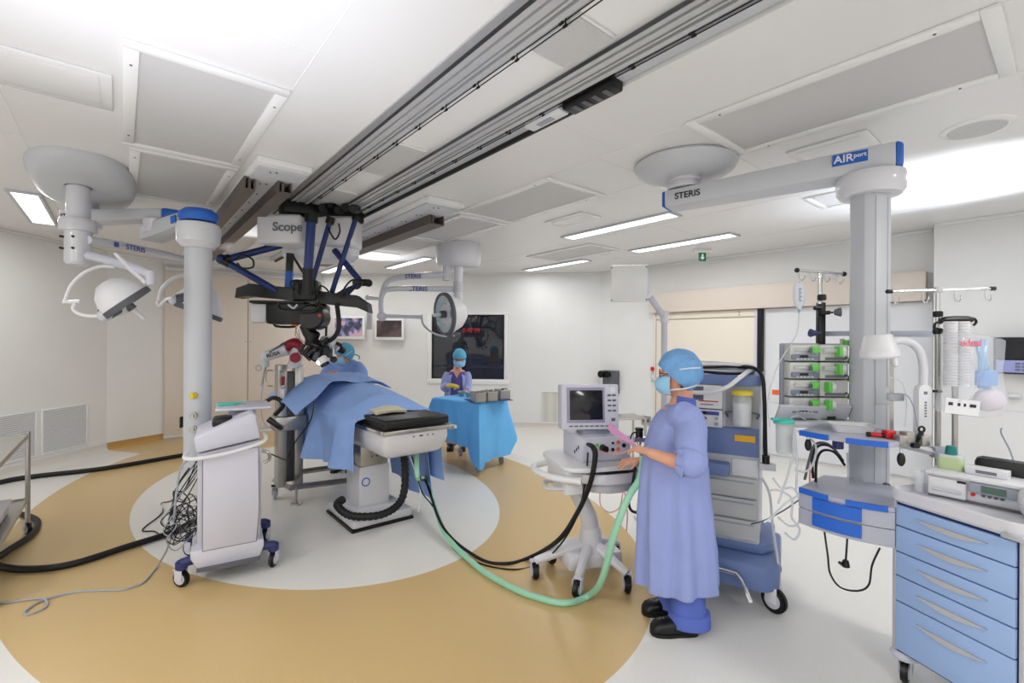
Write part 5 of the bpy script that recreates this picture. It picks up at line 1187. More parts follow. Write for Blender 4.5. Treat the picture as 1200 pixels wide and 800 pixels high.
tubething('infusion_line', 'thin clear infusion line running down from the hanging bag', 'tube', [D(936.5, 366, PY+.04), D(935, 385, PY+.03), D(930, 398, PY), D(916, 420, PY-.05), D(907, 440, PY-.05), D(900, 470, PY-.05), D(902, 500, PY-.08)], .0035, rubg, 6)
# suction canister
sc_ = thing('suction_canister', 'clear suction canister with turquoise lid hanging left of the boom shelf', 'canister', tuple(D(919, 532, 2.72)))
q = D(919, 531, 2.72)
MB(T(q.x, q.y, q.z)).lathe([(0, 0), (.038, 0), (.042, .01), (.045, .165), (.048, .17), (.048, .175), (.043, .175), (.040, .02), (0, .012)], 28).build('jar', canm, sc_)
MB(T(q.x, q.y, q.z+.175)).lathe([(0, 0), (.052, 0), (.054, .012), (.046, .022), (.02, .028), (0, .028)], 28).build('lid', teal, sc_)
MB(T(q.x, q.y, q.z+.19)).box(-.075, -.03, -.012, .012, .0, .014, .004).build('spout', teal, sc_)
MB().tube([D(925, 490, 2.72), D(935, 487, 2.74), D(944, 492, 2.76)], .007).build('hose_stub', grey2, sc_)
# things on the shelf
t = thing('plastic_tray', 'white rectangular plastic tray on the boom shelf, left of the red hammer', 'tray', tuple(D(996, 506, 2.62)))
q = T(*D(997, 503, 2.60)) @ RZ(-38) ; 
zt = 1.166; c_ = D(997, 503, 2.60)
mT = F(c_.x, c_.y, zt, R(-20))
rg = [[V3(x, y, 0) for x, y in rrect(-.085, .085, -.055, .055, .02)], [V3(x, y, .038) for x, y in rrect(-.105, .105, -.07, .07, .025)], [V3(x, y, .042) for x, y in rrect(-.112, .112, -.077, .077, .025)], [V3(x, y, .042) for x, y in rrect(-.10, .10, -.066, .066, .02)], [V3(x, y, .006) for x, y in rrect(-.082, .082, -.052, .052, .02)]]
MB(mT).loft(rg).build('tray_shell', white, t)
t = thing('laryngoscope', 'black and red handled instrument lying at the right end of the boom shelf', 'tool', tuple(D(1030, 509, 2.42)))
a_, b_ = V3(*D(1015, 510.5, 2.45)), V3(*D(1037, 505.5, 2.42)); a_.z = b_.z = zt+.014
MB().cyl(a_, a_.lerp(b_, .25), .013, n=14, bev=.003).build('black_grip', black, t); MB().cyl(a_.lerp(b_, .25), a_.lerp(b_, .8), .012, n=14).build('red_handle', red, t); MB().cyl(a_.lerp(b_, .8), b_, .012).build('neck', black, t)
MB().box(b_.x-.005, b_.x+.045, b_.y-.02, b_.y+.02, zt, zt+.04, .006).build('red_head', red, t)
# cables arching below the shelf
for i, (m, pts) in enumerate(((black, [(988, 540), (975, 524), (960, 522), (952, 535), (953, 560)]), (blackm, [(990, 545), (978, 530), (964, 528), (957, 540), (956, 565)]), (grey3, [(985, 535), (970, 520), (955, 521), (948, 540), (943, 562)]), (rubg, [(993, 530), (994, 550), (993, 585)]), (pinkc, [(957, 530), (950, 550), (949, 565)]))):
    tubething('cable', ('black cable arching under the boom shelf, outermost', 'second black cable arching under the boom shelf, innermost', 'dark grey cable arching under the boom shelf', 'clear tube running down between shelf and console', 'pinkish cable dropping behind the console')[i], 'cable', [D(u, v, 2.72) for u, v in pts], .007 if i < 3 else .005, m, 6)
MB().box(0, 0, 0, 0, 0, 0) if 0 else None
b = D(982, 518, 2.5); o = MB().box(b.x-.02, b.x+.02, b.y-.02, b.y+.02, b.z-.035, b.z+.02, .006).build('blue_edge', navy2, rb)
for i, pts in enumerate(([(932, 500), (930, 530), (922, 560), (912, 590)], [(935, 505), (955, 520), (954, 540), (945, 552), (932, 551)], [(906, 560), (916, 572), (930, 572), (938, 590), (936, 612), (925, 616), (912, 606)], [(903, 574), (915, 575), (928, 585), (928, 606), (937, 620), (931, 632), (920, 624)], [(936, 580), (920, 590), (905, 605), (895, 612)], [(931, 503), (934, 540), (933, 575)])):
    tubething('tube', ('clear tube falling from the left end of the boom shelf to the floor side', 'clear tube looping under the left end of the shelf', 'clear tube coil hanging left of the drawer console, upper loop', 'clear tube coil hanging left of the drawer console, lower loop', 'clear tube running left from the console towards the anaesthesia machine', 'clear tube running straight down beside the console corner')[i], 'tube', [D(u, v, 2.62) for u, v in pts], .0055, rubg, 6)
tubething('cable', 'thin dark cable from the console towards the anaesthesia machine', 'cable', [D(937, 585, 2.62), D(918, 598, 2.65), D(897, 609, 2.75), D(880, 614, 2.85)], .004, grey3, 5)
tubething('cable', 'black mains cable looping below the drawer console', 'cable', [D(966, 622, 2.55), D(970, 650, 2.5), D(973, 672, 2.5), D(985, 688, 2.5), D(1005, 692, 2.5), D(1018, 685, 2.48), D(1022, 662, 2.46), D(1031, 642, 2.42)], .005, black, 6)
t = thing('mains_plug', 'black mains plug dangling on a short cable under the console', 'plug', tuple(D(991, 663, 2.5)))
MB().tube([D(993, 628, 2.5), D(992, 645, 2.5), D(991, 658, 2.5)], .005).build('cord', black, t); MB().cyl(D(991, 656, 2.5), D(991, 664, 2.5), .014, .020, bev=.003).build('plug_body', black, t); MB().cyl(D(988, 662, 2.5), D(984, 659, 2.48), .008).build('plug_pin', black, t)
def bulb(u, v, Y, label):
    t = thing('inflation_bulb', label, 'bulb', tuple(D(u, v+7, Y))); MB().ell(D(u, v, Y), (.017, .017, .034)).build('rubber_bulb', black, t); MB().cyl(D(u, v-6, Y), D(u, v-13, Y), .006).build('valve', chrome, t)
bulb(947, 521, 2.6, 'black rubber bulb hanging under the left end of the boom shelf'); bulb(1056, 538, 2.3, 'black rubber bulb hanging under the right end of the boom shelf')
# examination lamp
xl = thing('examination_lamp', 'white examination lamp with conical head on a curved arm beside the column', 'lamp', tuple(D(1080, 512, 2.42)))
q = FP_(1030, 408, 2.42) @ RZ(6)
MB(q @ RX(-90)).lathe([(0, -.045), (.078, -.045), (.083, -.038), (.083, -.012), (.078, -.004), (.060, .062), (.052, .070), (0, .072)], 36).build('lamp_head', white, xl)
MB(q @ RX(-90)).lathe([(0, -.05), (.07, -.05), (.072, -.044), (0, -.044)], 32).build('lens', fluid, xl)
MB().cyl(D(1045, 413, 2.40), D(1050, 429, 2.38), .015, .013, n=12, bev=.003).build('grip', white, xl)
MB().tube([D(1040, 401, 2.45), D(1055, 399, 2.45), D(1068, 402, 2.44), D(1078, 412, 2.43), D(1082, 430, 2.42), D(1082, 452, 2.42)], [.02, .019, .019, .019, .019, .019], n=12).build('curved_arm', white2, xl)
q = FP_(1081, 481, 2.42)
bp = MB(q).prism(rrect(-.034, .034, -.135, .135, .033), -.016, .018, bev=.008).build('arm_base', white, xl)
for i in range(6): MB(q).box(-.006, .006, .04-i*.014, .048-i*.014, .0175, .019).build('printed_mark', labelm, bp)
MB(q).box(-.009, .009, .085, .10, .0175, .019).build('printed_mark', labelm, bp)
MB().tube([D(1076, 520, 2.38), D(1078, 512, 2.36), D(1080, 505, 2.36)], [.013, .013, .010], n=10).torus((0, 0, 0), .014, .005, m=FP_(1080, 503, 2.36)).build('clamp_lever', black, xl)
# clamps and short rail at the shelf's end
er = thing('rail_clamp', 'metal rail with clamps sticking out right of the boom shelf', 'clamp', tuple(D(1065, 520, 2.4)))
MB().tube([D(1045, 518, 2.42), D(1096, 530, 2.42)], .018, n=4).build('rail_bar', alu, er)
for u, v in ((1056, 516), (1082, 516), (1064, 512)): q = D(u, v, 2.36); MB().box(q.x-.022, q.x+.022, q.y-.02, q.y+.03, q.z-.028, q.z+.028, .008).build('clamp_block', steel, er)
MB().cyl(D(1070, 522, 2.36), D(1075, 522, 2.33), .014).build('clamp_screw', black, er)
MB().cyl(D(1056, 525, 2.3), D(1056, 534, 2.3), .004).build('pin', chrome, er)
q = D(1106, 528, 2.42); MB().box(q.x-.06, q.x+.05, q.y-.02, q.y+.02, q.z-.035, q.z+.02, .006).build('clamp_block', grey2, er)
# poles right of the column
dp = thing('drip_stand', 'tall grey drip pole with chrome T-bar and four hooks right of the column', 'drip stand', tuple(D(1099, 535, 2.5)))
MB().cyl(D(1099, 341, 2.5), D(1099, 388, 2.5), .0105).build('chrome_rod', chrome, dp)
MB().cyl(D(1099, 388, 2.5), D(1099, 560, 2.5), .0135).build('grey_pole', steel, dp)
MB().cyl(D(1042, 341.5, 2.5), D(1163, 338, 2.5), .008).build('cross_bar', chrome, dp)
for u, v in ((1042, 341.5), (1163, 338)): a_ = D(u, v, 2.5); MB().cyl(a_+V3(-.015, 0, 0), a_+V3(.015, 0, 0), .011, bev=.003).build('end_cap', black, dp)
MB().cyl(D(1099, 343, 2.5), D(1099, 336, 2.5), .018, bev=.003).build('t_joint', alu, dp)
for v in (368, 388): MB().cyl(D(1099, v-3.5, 2.5), D(1099, v+3.5, 2.5), .022, n=14, bev=.004).build('collar', black, dp)
for u in (1047, 1081, 1119, 1155): hook(dp, u, 341.5-(u-1042)*.028, 2.5, 1.25)
MB().tube([D(1045, 391, 2.62), D(1045, 512, 2.62)], .012, n=4).build('rear_post', steel, dp)
q = FP_(1049, 465, 2.58); MB(q).box(-.036, .036, -.02, .02, -.02, .02, .006).build('grey_box', grey, dp)
MB().cyl(D(1086, 458, 2.46), D(1103, 458.5, 2.48), .007).build('side_pin', black, dp)
hp_ = thing('bag_holder_pole', 'shorter grey pole with black curled handle carrying the plastic bag', 'pole', tuple(D(1119, 540, 2.42)))
MB().cyl(D(1119, 377, 2.42), D(1119, 560, 2.42), .0125).build('grey_pole', steel, hp_)
MB().tube([D(1101, 378, 2.42), D(1106, 375, 2.42), D(1119, 374, 2.42), D(1134, 374, 2.42), D(1139, 375, 2.42)], [.010, .017, .018, .017, .012], n=10).build('handle', black, hp_)
MB().tube([D(1101, 377, 2.42), D(1096, 379, 2.42), D(1095, 384, 2.42), D(1099, 385, 2.42)], .006).build('handle_curl', black, hp_)
MB().tube([D(1136, 374, 2.42), D(1141, 373, 2.42), D(1144, 377, 2.42), D(1141, 381, 2.42)], .006).build('handle_curl', black, hp_)
# plastic bag with breathing circuit
bgb = thing('plastic_bag', 'clear plastic bag with packed white and blue breathing tubes and red print', 'bag', tuple(D(1136, 488, 2.38)))
q = FP_(1136, 438, 2.38); px = 2.38/553
out = [(1105, 388), (1120, 384), (1138, 390), (1172, 396), (1173, 404), (1168, 430), (1172, 452), (1178, 470), (1172, 487), (1150, 489), (1125, 487), (1098, 482), (1104, 465), (1106, 430)]
oc_ = [((u-1136)*px, -(v-438)*px) for u, v in out]
rg = []
for s_, z in ((.0, -.062), (.7, -.058), (.93, -.035), (1, 0), (.93, .035), (.7, .058), (0, .062)):
    r_ = []
    for i in range(len(oc_)*3):
        i0 = i//3; f_ = (i % 3)/3; x = lerp(oc_[i0][0], oc_[(i0+1) % len(oc_)][0], f_); y = lerp(oc_[i0][1], oc_[(i0+1) % len(oc_)][1], f_)
        s2_ = max(s_, .02); r_.append(V3(x*s2_, y*s2_, z+.010*nz_(x*14, y*14, z*9)))
    rg.append(r_)
fb_ = MB(q).loft(rg).build('film', plast, bgb, ang=80)
for j in range(2):
    pts = [V3(-.115+j*.075, -.10+.0, .0)]
b = MB(q)
pr = []
for i in range(46): y = -.11+i*.0072; pr.append((.030 if i % 2 else .036, y))
for x in (-.095, -.035): MB(q @ T(x, .05, 0) @ RX(-90)).lathe([(0, -.11)]+[(r*.85, -y*1) for r, y in [(a, -b_) for a, b_ in pr]]+[(0, .214)], 18).build('white_corrugated_tube', white, bgb, ang=20)
for x, dx in ((.035, .01), (.055, .0), (.075, -.01)): MB(q).tube([V3(x, .17, .0), V3(x+dx, .08, .01), V3(x+.02, .0, .0), V3(x+.01, -.07, .01)], .011, n=8).build('blue_tube', mat('sky_blue_tube', (.55, .75, .92), .4) if 'sky_blue_tube' not in MATS else MATS['sky_blue_tube'], bgb)
MB(q).box(.02, .12, -.06, .02, .0, .03, .01).build('blue_packet', blue if 0 else mat('light_blue_packet', (.45, .66, .90), .5), bgb)
MB(q).ell((.10, -.13, 0), (.075, .06, .045)).build('reservoir_bag', mat('rosy_film', (.88, .84, .88), .3), bgb)
MB(q @ T(-.055, .155, .064)).text('udeal', .048, I4, .001).build('lettering', mat('faded_red_print', (.88, .45, .52), .5), bgb)
MB(q @ T(-.055, .035, .064)).text('---------', .03, I4, .001).build('lettering', labelm, bgb) if 0 else None
lbp = MB(q @ RZ(-6)).box(-.16, .01, -.205, -.130, .058, .061).build('printed_label', white, bgb)
for x, w_ in ((-.145, .02), (-.10, .012), (-.07, .01), (-.04, .03)): MB(q @ RZ(-6)).box(x, x+w_, -.165, -.150, .061, .063).build('printed_mark', ink, lbp)
# thin wires on the wall side
tubething('cable', 'thin white cable drooping between column and examination lamp', 'cable', [D(1043, 442, 2.55), D(1056, 448, 2.5), D(1062, 470, 2.48), D(1060, 500, 2.45)], .003, white, 5)
tubething('cable', 'thin grey cable curving to the base of the examination lamp', 'cable', [D(1046, 461, 2.5), D(1062, 463, 2.46), D(1071, 478, 2.43), D(1075, 500, 2.41)], .003, grey2, 5)
# ================= BLUE DRAWER CABINET =================
PL = V3(1.885, 2.30, 0); dF = V3(.253, -.967, 0).normalized(); dB = V3(.967, .253, 0)
kf = frame(PL, dF, dB)
if (kf.to_3x3() @ V3(0, 0, 1)).z < 0: pass
kyaw = math.atan2(dF.y, dF.x); kf = F(PL.x, PL.y, 0, kyaw)      # x along the drawer fronts, y to the back
W_ = .455
dc = thing('drawer_cabinet', 'pale blue drawer cabinet on castors with white tray top in the lower right corner', 'cabinet', tuple(kf @ V3(W_/2, .25, 0)), kyaw)
MB(kf).box(-.012, W_+.012, .015, .50, .155, .90, .006).build('cabinet_body', mat('cabinet_side_blue', (.50, .60, .76), .4), dc)
for x in (-.022, W_+.004): MB(kf).box(x, x+.018, -.004, .03, .15, .91, .004).build('corner_post', alu, dc)
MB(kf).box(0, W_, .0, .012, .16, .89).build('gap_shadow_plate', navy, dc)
zs_ = [.873, .770, .645, .529, .406, .168]
for i in range(5):
    d_ = MB(kf).box(.002, W_-.002, -.014, .006, zs_[i+1]+.003, zs_[i]-.003, .003).build('drawer', draw, dc)
    zc = (zs_[i]+zs_[i+1])/2+(.0 if i < 4 else .045)
    x0, x1 = .095, .37
    up_ = [(lerp(x0, x1, t/16), zc+.010) for t in range(17)]; lo = [(lerp(x0, x1, t/16), zc+.010-.024*math.sin(PI*t/16)) for t in range(17)]
    mm = Matrix(((1, 0, 0, 0), (0, 0, -1, 0), (0, 1, 0, 0), (0, 0, 0, 1)))
    MB(kf @ mm).prism(lo+up_[-2:0:-1], .014, .026, bev=.002).build('drawer_handle', alu, d_)
# tray top with raised rim
o1 = rrect(-.035, W_+.035, -.03, .54, .06); o2 = rrect(-.018, W_+.018, -.013, .522, .05)
rg = [[V3(x, y, .885) for x, y in rrect(-.02, W_+.02, -.015, .52, .05)], [V3(x, y, .90) for x, y in o1], [V3(x, y, .945) for x, y in o1], [V3(x, y, .948) for x, y in rrect(-.028, W_+.028, -.023, .533, .055)], [V3(x, y, .94) for x, y in o2], [V3(x, y, .925) for x, y in rrect(0, W_, .005, .50, .04)]]
MB(kf).loft(rg).build('tray_top', white2, dc)
for x, y in ((0.0, .04), (W_-.02, .04), (0, .46), (W_-.02, .46)):
    q = kf @ V3(x+.01, y, 0); caster(dc, q.x, q.y, .058, kyaw+.5, fork=grey, w_=.03, top=.16)
    MB(T(q.x, q.y, 0)).lathe([(0, .125), (.055, .125), (.06, .14), (.045, .158), (0, .158)], 20).build('caster_cover', lav, dc)
MB(kf).box(W_-.03, W_+.06, -.05, -.02, .885, .905, .004).build('side_clip', alu, dc)
MB(kf).tube([V3(W_+.02, .0, .80), V3(W_+.05, .0, .78), V3(W_+.05, .0, .55), V3(W_+.02, .0, .53)], .008).build('side_handle', alu, dc)
# long infusion device on the tray
iv = frame(V3(2.02, 2.28, .926), V3(.56, -.83, 0), V3(.83, .56, 0))
ifz = 1
mI2 = F(2.02, 2.28, .926, math.atan2(-.83, .56))
dv = thing('infusion_pump', 'long white infusion pump with green display on top of the blue cabinet', 'medical device', tuple(mI2 @ V3(.2, .08, 0)), math.atan2(-.83, .56))
MB(mI2).box(0, .44, .0, .17, .0, .105, .012).build('casing', white2, dv)
MB(mI2).box(-.012, .45, -.015, .175, .098, .118, .008).build('top_cover', white, dv)
MB(mI2).box(.0, .135, -.022, .0, .008, .092, .006).build('drive_cover', white, dv)
MB(mI2).box(.015, .12, -.028, -.021, .03, .045, .003).build('slot', grey, dv)
MB(mI2).box(.105, .135, -.026, -.020, .083, .093).build('black_window', black, dv)
MB(mI2).box(.142, .30, -.018, .0, .050, .097, .006).build('control_strip', grey2, dv)
MB(mI2).box(.185, .265, -.023, -.016, .060, .090).build('display', lcd, dv)
for i in range(4): MB(mI2).cyl((.19+i*.020, -.0, .044), (.19+i*.020, -.010, .044), .007, n=10).build('key', grey3, dv)
MB(mI2).cyl((.155, -.0, .04), (.155, -.01, .04), .008, n=10).build('red_key', red, dv)
MB(mI2).box(.0, .45, -.02, .0, .0, .008).build('foot_strip', grey3, dv)
bo = thing('bottle', 'squat bottle of pale green liquid with a dark teal cap on the infusion pump', 'bottle', tuple(mI2 @ V3(.055, .10, .118)))
mm = mI2 @ T(.055, .10, .118); MB(mm).prism(rrect(-.048, .048, -.022, .022, .018), 0, .058, bev=.01).build('bottle_body', ylwgreen, bo); MB(mm).prism(rrect(-.046, .046, -.021, .021, .018), .056, .070, bev=.008).build('shoulder', fluid, bo)
MB(mm).cyl((0, 0, .068), (0, 0, .112), .024, .020, bev=.004).build('cap', dteal, bo)
bx = thing('carton', 'small white printed carton on the infusion pump, right of the bottle', 'box', tuple(mI2 @ V3(.19, .09, .118)))
MB(mI2).box(.115, .255, .06, .125, .1185, .152, .002).build('box_body', white, bx); MB(mI2).box(.15, .22, .0585, .061, .128, .142).build('printed_mark', labelm, bx)
q = MB(mI2).box(.12, .34, .16, .22, .05, .19, .03).build('pouch', black); tag(q, 'black pouch behind the white carton on the blue cabinet', 'pouch')
q = MB(mI2).box(.33, .46, .04, .13, .119, .135, .006).build('packet', mint); tag(q, 'pale green packet lying on the infusion pump near the right edge', 'packet')
wh = thing('white_spool', 'round white plastic drum on the cabinet tray, cut by the right edge', 'drum', tuple(kf @ V3(.36, .14, .926)))
MB(T(2.20, 1.925, .926)).lathe([(0, 0), (.06, .0), (.082, .02), (.092, .06), (.09, .10), (.07, .13), (.03, .14), (0, .14)], 36).build('shell', white, wh)
MB(T(2.20, 1.925, .926)).lathe([(0, .058), (.0935, .058), (.0935, .062), (0, .062)], 36).build('seam', grey, wh)
tubething('wire_hook', 'bent grey wire hook rising behind the cabinet against the right wall', 'hook', [kf @ V3(.10, .53, .90), D(1186, 545, 2.6), D(1184.5, 530, 2.6), D(1173.5, 508, 2.6), D(1174, 501, 2.6)], .004, grey2, 6)
# transparent cups beside the device
for i, (u, v) in enumerate(((1077, 562), (1086, 560))):
    q = D(u, v, 2.30); o = MB(T(q.x, q.y, .93)).lathe([(0, 0), (.018, 0), (.024, .10), (.022, .10), (.016, .006), (0, .006)], 18).build('plastic_cup', plast); tag(o, ('clear plastic cup on the cabinet tray, nearer the left corner', 'clear plastic cup on the cabinet tray, nearer the infusion pump')[i], 'cup')
# ================= PEOPLE =================
def hand(b, w, d, up, side, s=1.0, curl=.35, spread=.16, fl=None):
    """hand grown from wrist w along d; up = back of the hand; side = +1/-1 thumb side"""
    d = Vector(d).normalized(); up = Vector(up); up = (up-d*up.dot(d)).normalized(); r = d.cross(up)*side
    b.tube([w-d*.02, w+d*.03*s, w+d*.075*s, w+d*.095*s], [.026*s, .030*s, .036*s, .030*s], n=10, sub=3, flat=.62)
    for i, (o, L, a) in enumerate(((.028, .072, .9), (.010, .082, .3), (-.010, .077, -.3), (-.028, .060, -.9))):
        p0 = w+d*.085*s+r*o*s; dd = (d+r*a*spread).normalized(); pts = [p0-dd*.02*s, p0]; p = p0; ang = 0
        for j, seg in enumerate((.45, .32, .23)):
            ang += curl*(.6+.4*j); v = (dd*math.cos(ang)-up*math.sin(ang)); p = p+v*L*seg*s*1.05; pts.append(p)
        b.tube(pts, [.0095*s, .0095*s, .009*s, .008*s, .0065*s], n=8, sub=2)
    p0 = w+d*.03*s+r*.026*s; b.tube([p0-r*.01*s, p0, p0+(d*.7+r*.75-up*.15)*.032*s, p0+(d*1.0+r*.8-up*.3)*.055*s], [.014*s, .013*s, .011*s, .008*s], n=8, sub=3)
def headmesh(b, c, f, up=V3(0, 0, 1), s=1.0):
    """skull, jaw, nose, ears, lips round centre c, facing f"""
    f = Vector(f).normalized(); up = (up-f*up.dot(f)).normalized(); r = f.cross(up)
    m = Matrix.Identity(4)
    for i in range(3): m[i][0], m[i][1], m[i][2], m[i][3] = f[i], -r[i], up[i], c[i]
    b.ell((-.005*s, 0, .02*s), (.098*s, .076*s, .100*s), m=m); b.ell((.022*s, 0, -.045*s), (.066*s, .058*s, .070*s), m=m); b.ell((.055*s, 0, -.088*s), (.030*s, .030*s, .024*s), m=m)
    b.tube([V3(.088, 0, .012)*s, V3(.105, 0, -.015)*s, V3(.112, 0, -.030)*s, V3(.092, 0, -.036)*s], [.009*s, .011*s, .013*s, .008*s], n=8, m=m)
    b.ell((.083*s, .0, -.058*s), (.012*s, .026*s, .009*s), m=m)
    for q in (-1, 1): b.ell((-.008*s, q*.078*s, -.01*s), (.018*s, .010*s, .030*s), m=m); b.ell((.080*s, q*.030*s, .022*s), (.012*s, .018*s, .008*s), m=m)
    return m
def ring(cx, cy, z, rx, ry, yaw=0, n=48, fold=0, ph=0, k=9, ex=1.0):
    out = []
    for i in range(n):
        t = 2*PI*i/n; q = 1+fold*(math.sin(k*t+ph)+.5*math.sin((k*2-3)*t+ph*2))
        x = rx*q*math.copysign(abs(math.cos(t))**ex, math.cos(t)); y = ry*q*math.copysign(abs(math.sin(t))**ex, math.sin(t))
        out.append(V3(cx+x*math.cos(yaw)-y*math.sin(yaw), cy+x*math.sin(yaw)+y*math.cos(yaw), z))
    return out
def maskpart(m, s, name, parent):
    def fn(u, v):
        a = lerp(-1.15, 1.15, u); z = lerp(-.098, .005, v)*s
        rr = (.098+.028*math.cos(a)*(1-abs(2*v-1)**2.2))*s
        return m @ V3(rr*math.cos(a)*(1.0)+.004, rr*.86*math.sin(a), z)
    MB().sheet(fn, 20, 12, .004).build(name, maskm, parent, ang=70)
def capshape(m, s, fwd, parent, material, name='bouffant_cap', tilt=20, big=1.0, back=.0):
    b = bmesh.new(); bmesh.ops.create_uvsphere(b, u_segments=40, v_segments=24, radius=1)
    for v in b.verts:
        c = v.co.copy(); n_ = 1+.035*nz_(c.x*3, c.y*3, c.z*3)+.012*math.sin(14*math.atan2(c.y, c.x))*(1-abs(c.z))
        v.co = V3(c.x*.116*s*big*n_-(.012+back)*s, c.y*.100*s*big*n_, c.z*.118*s*big*n_+.034*s)
    # cut open below the hair line, tilted so the nape is covered
    mm = RY(-tilt*1.9); n_ = (mm.to_3x3() @ V3(0, 0, 1))
    bmesh.ops.bisect_plane(b, geom=list(b.verts)+list(b.edges)+list(b.faces), plane_co=V3(.085*s, 0, .046*s), plane_no=-n_, clear_outer=True)
    bmesh.ops.recalc_face_normals(b, faces=b.faces); bmesh.ops.solidify(b, geom=list(b.faces), thickness=.004)
    mb = MB(); mb._add(b, m); return mb.build(name, material, parent, ang=80)
# ---------- woman in the foreground ----------
wx, wy = .955, 2.77
wp = thing('person', 'woman in a long blue gown and light blue cap standing beside the patient monitor, seen from the side', 'person', (wx, wy, 0))
wp['label'] = 'standing person in a long blue gown, blue cap and mask, holding a pink strip'
hc = D(794, 441, 2.77); fdir = V3(-.96, .28, -.02)
b = MB()
hm_ = headmesh(b, hc, fdir)
b.tube([hc+V3(.02, 0, -.05), V3(hc.x+.03, wy, 1.34), V3(hc.x+.02, wy, 1.26)], [.062, .058, .075], n=14)
b.loft([ring(wx, wy, z, rx, ry) for z, rx, ry in ((1.27, .06, .07), (1.23, .08, .12), (1.15, .10, .14), (1.0, .105, .13), (.85, .11, .125), (.76, .11, .125))])
for s_ in (-1, 1): b.tube([V3(wx, wy+s_*.06, .80), V3(wx+.04, wy+s_*.075, .46), V3(wx+.07, wy+s_*.09, .07)], [.065, .045, .034], n=12)
# near arm
sh1, el1, wr1 = D(808, 493, 2.60), D(811, 547, 2.46), D(760, 530, 2.58)
b.tube([sh1+V3(-.03, .08, .0), sh1, sh1.lerp(el1, .5), sh1.lerp(el1, .88), el1.lerp(wr1, .08)+V3(0, 0, .01), el1.lerp(wr1, .3), el1.lerp(wr1, .65), wr1], [.05, .055, .048, .042, .040, .041, .033, .025], n=12, sub=3)
hand(b, wr1, D(741, 523, 2.68)-wr1, V3(.1, -.5, .85), 1, .95, .55)
# far arm
sh2, el2, wr2 = D(786, 495, 2.96), D(776, 548, 3.0), D(752, 538, 2.93)
b.tube([sh2+V3(0, -.08, 0), sh2, sh2.lerp(el2, .5), el2, el2.lerp(wr2, .4), wr2], [.05, .055, .048, .040, .040, .027], n=12, sub=4)
hand(b, wr2, D(733, 541, 2.95)-wr2, V3(.0, -.3, .95), -1, .95, .25, .35)
body = b.build('body', skin, wp); remesh(body, .005, 5)
# gown
gr = []
Yw = wy
for v, u, hw, hd, fo in ((471, 800, 11, .075, 0), (476, 798.5, 18, .11, .0), (485, 796, 25, .15, .004), (498, 794, 31, .16, .006), (518, 791, 35.5, .155, .010), (545, 790, 38.5, .15, .025), (575, 789.5, 41, .155, .045), (605, 790.5, 43, .17, .065), (638, 791.5, 44.5, .18, .08), (670, 792, 45.5, .19, .088), (683, 792.5, 46, .19, .088)):
    p = D(u, v, Yw); gr.append(ring(p.x, p.y, p.z, hw*Yw/553*.97, hd, fold=fo, ph=.7+v*.0015, k=8, n=96, ex=.92))
g = MB(); g.loft(gr)
# sleeves
g.tube([V3(sh1.x-.04, wy-.07, 1.19), sh1+V3(-.02, .03, .02), sh1+V3(.005, 0, -.03), sh1.lerp(el1, .5), sh1.lerp(el1, .80)], [.07, .085, .086, .084, .08], n=20, sub=4)
cf1 = sh1.lerp(el1, .80)
g.tube([cf1+V3(.0, 0, .03), cf1+V3(-.005, 0, .0), el1+V3(-.015, .005, .02), el1+V3(-.035, .015, .012)], [.080, .090, .088, .062], n=20, sub=3)
g.tube([sh2+V3(0, -.10, .0), sh2, sh2.lerp(el2, .5), sh2.lerp(el2, .92), el2+V3(-.03, -.01, .02)], [.085, .085, .075, .072, .06], n=16, sub=4)
go = g.build('gown', gownm, wp, ang=80); remesh(go, .006, 2)
dm = bpy.data.textures.new('cloth_folds', 'CLOUDS'); dm.noise_scale = .2; dm.noise_depth = 2
md = go.modifiers.new('folds', 'DISPLACE'); md.texture = dm; md.strength = .016; md.texture_coords = 'LOCAL'; md.mid_level = .5
# rolled cuff and collar
def rollcuff(par, m, c, ax, r, t=.012):
    q = Vector(ax).to_track_quat('Z', 'Y').to_matrix().to_4x4()
    for i in range(3): MB(Matrix.Translation(c+Vector(ax).normalized()*(i*.014-.012)) @ q @ RX(i*5-4)).torus((0, 0, 0), r-.004*i, t, n=26).build('rolled_cuff', m, par)
rollcuff(wp, gownm, el1+V3(-.040, .018, .014), (wr1-el1), .066, .013)
rollcuff(wp, gownm, el2+V3(-.02, .0, .01), (wr2-el2), .055)
# scrub collar
def col_(u, v):
    a = lerp(-2.5, .9, u); c = D(800, lerp(476, 464, v), 2.77); r = lerp(.074, .066, v)
    return V3(c.x+r*math.cos(a)+.004, wy+r*math.sin(a)*1.05, c.z-.02*math.cos(a)*.5)
MB().sheet(col_, 30, 6, .005).build('scrub_collar', scrub, wp, ang=70)
sn = (wy-.185)
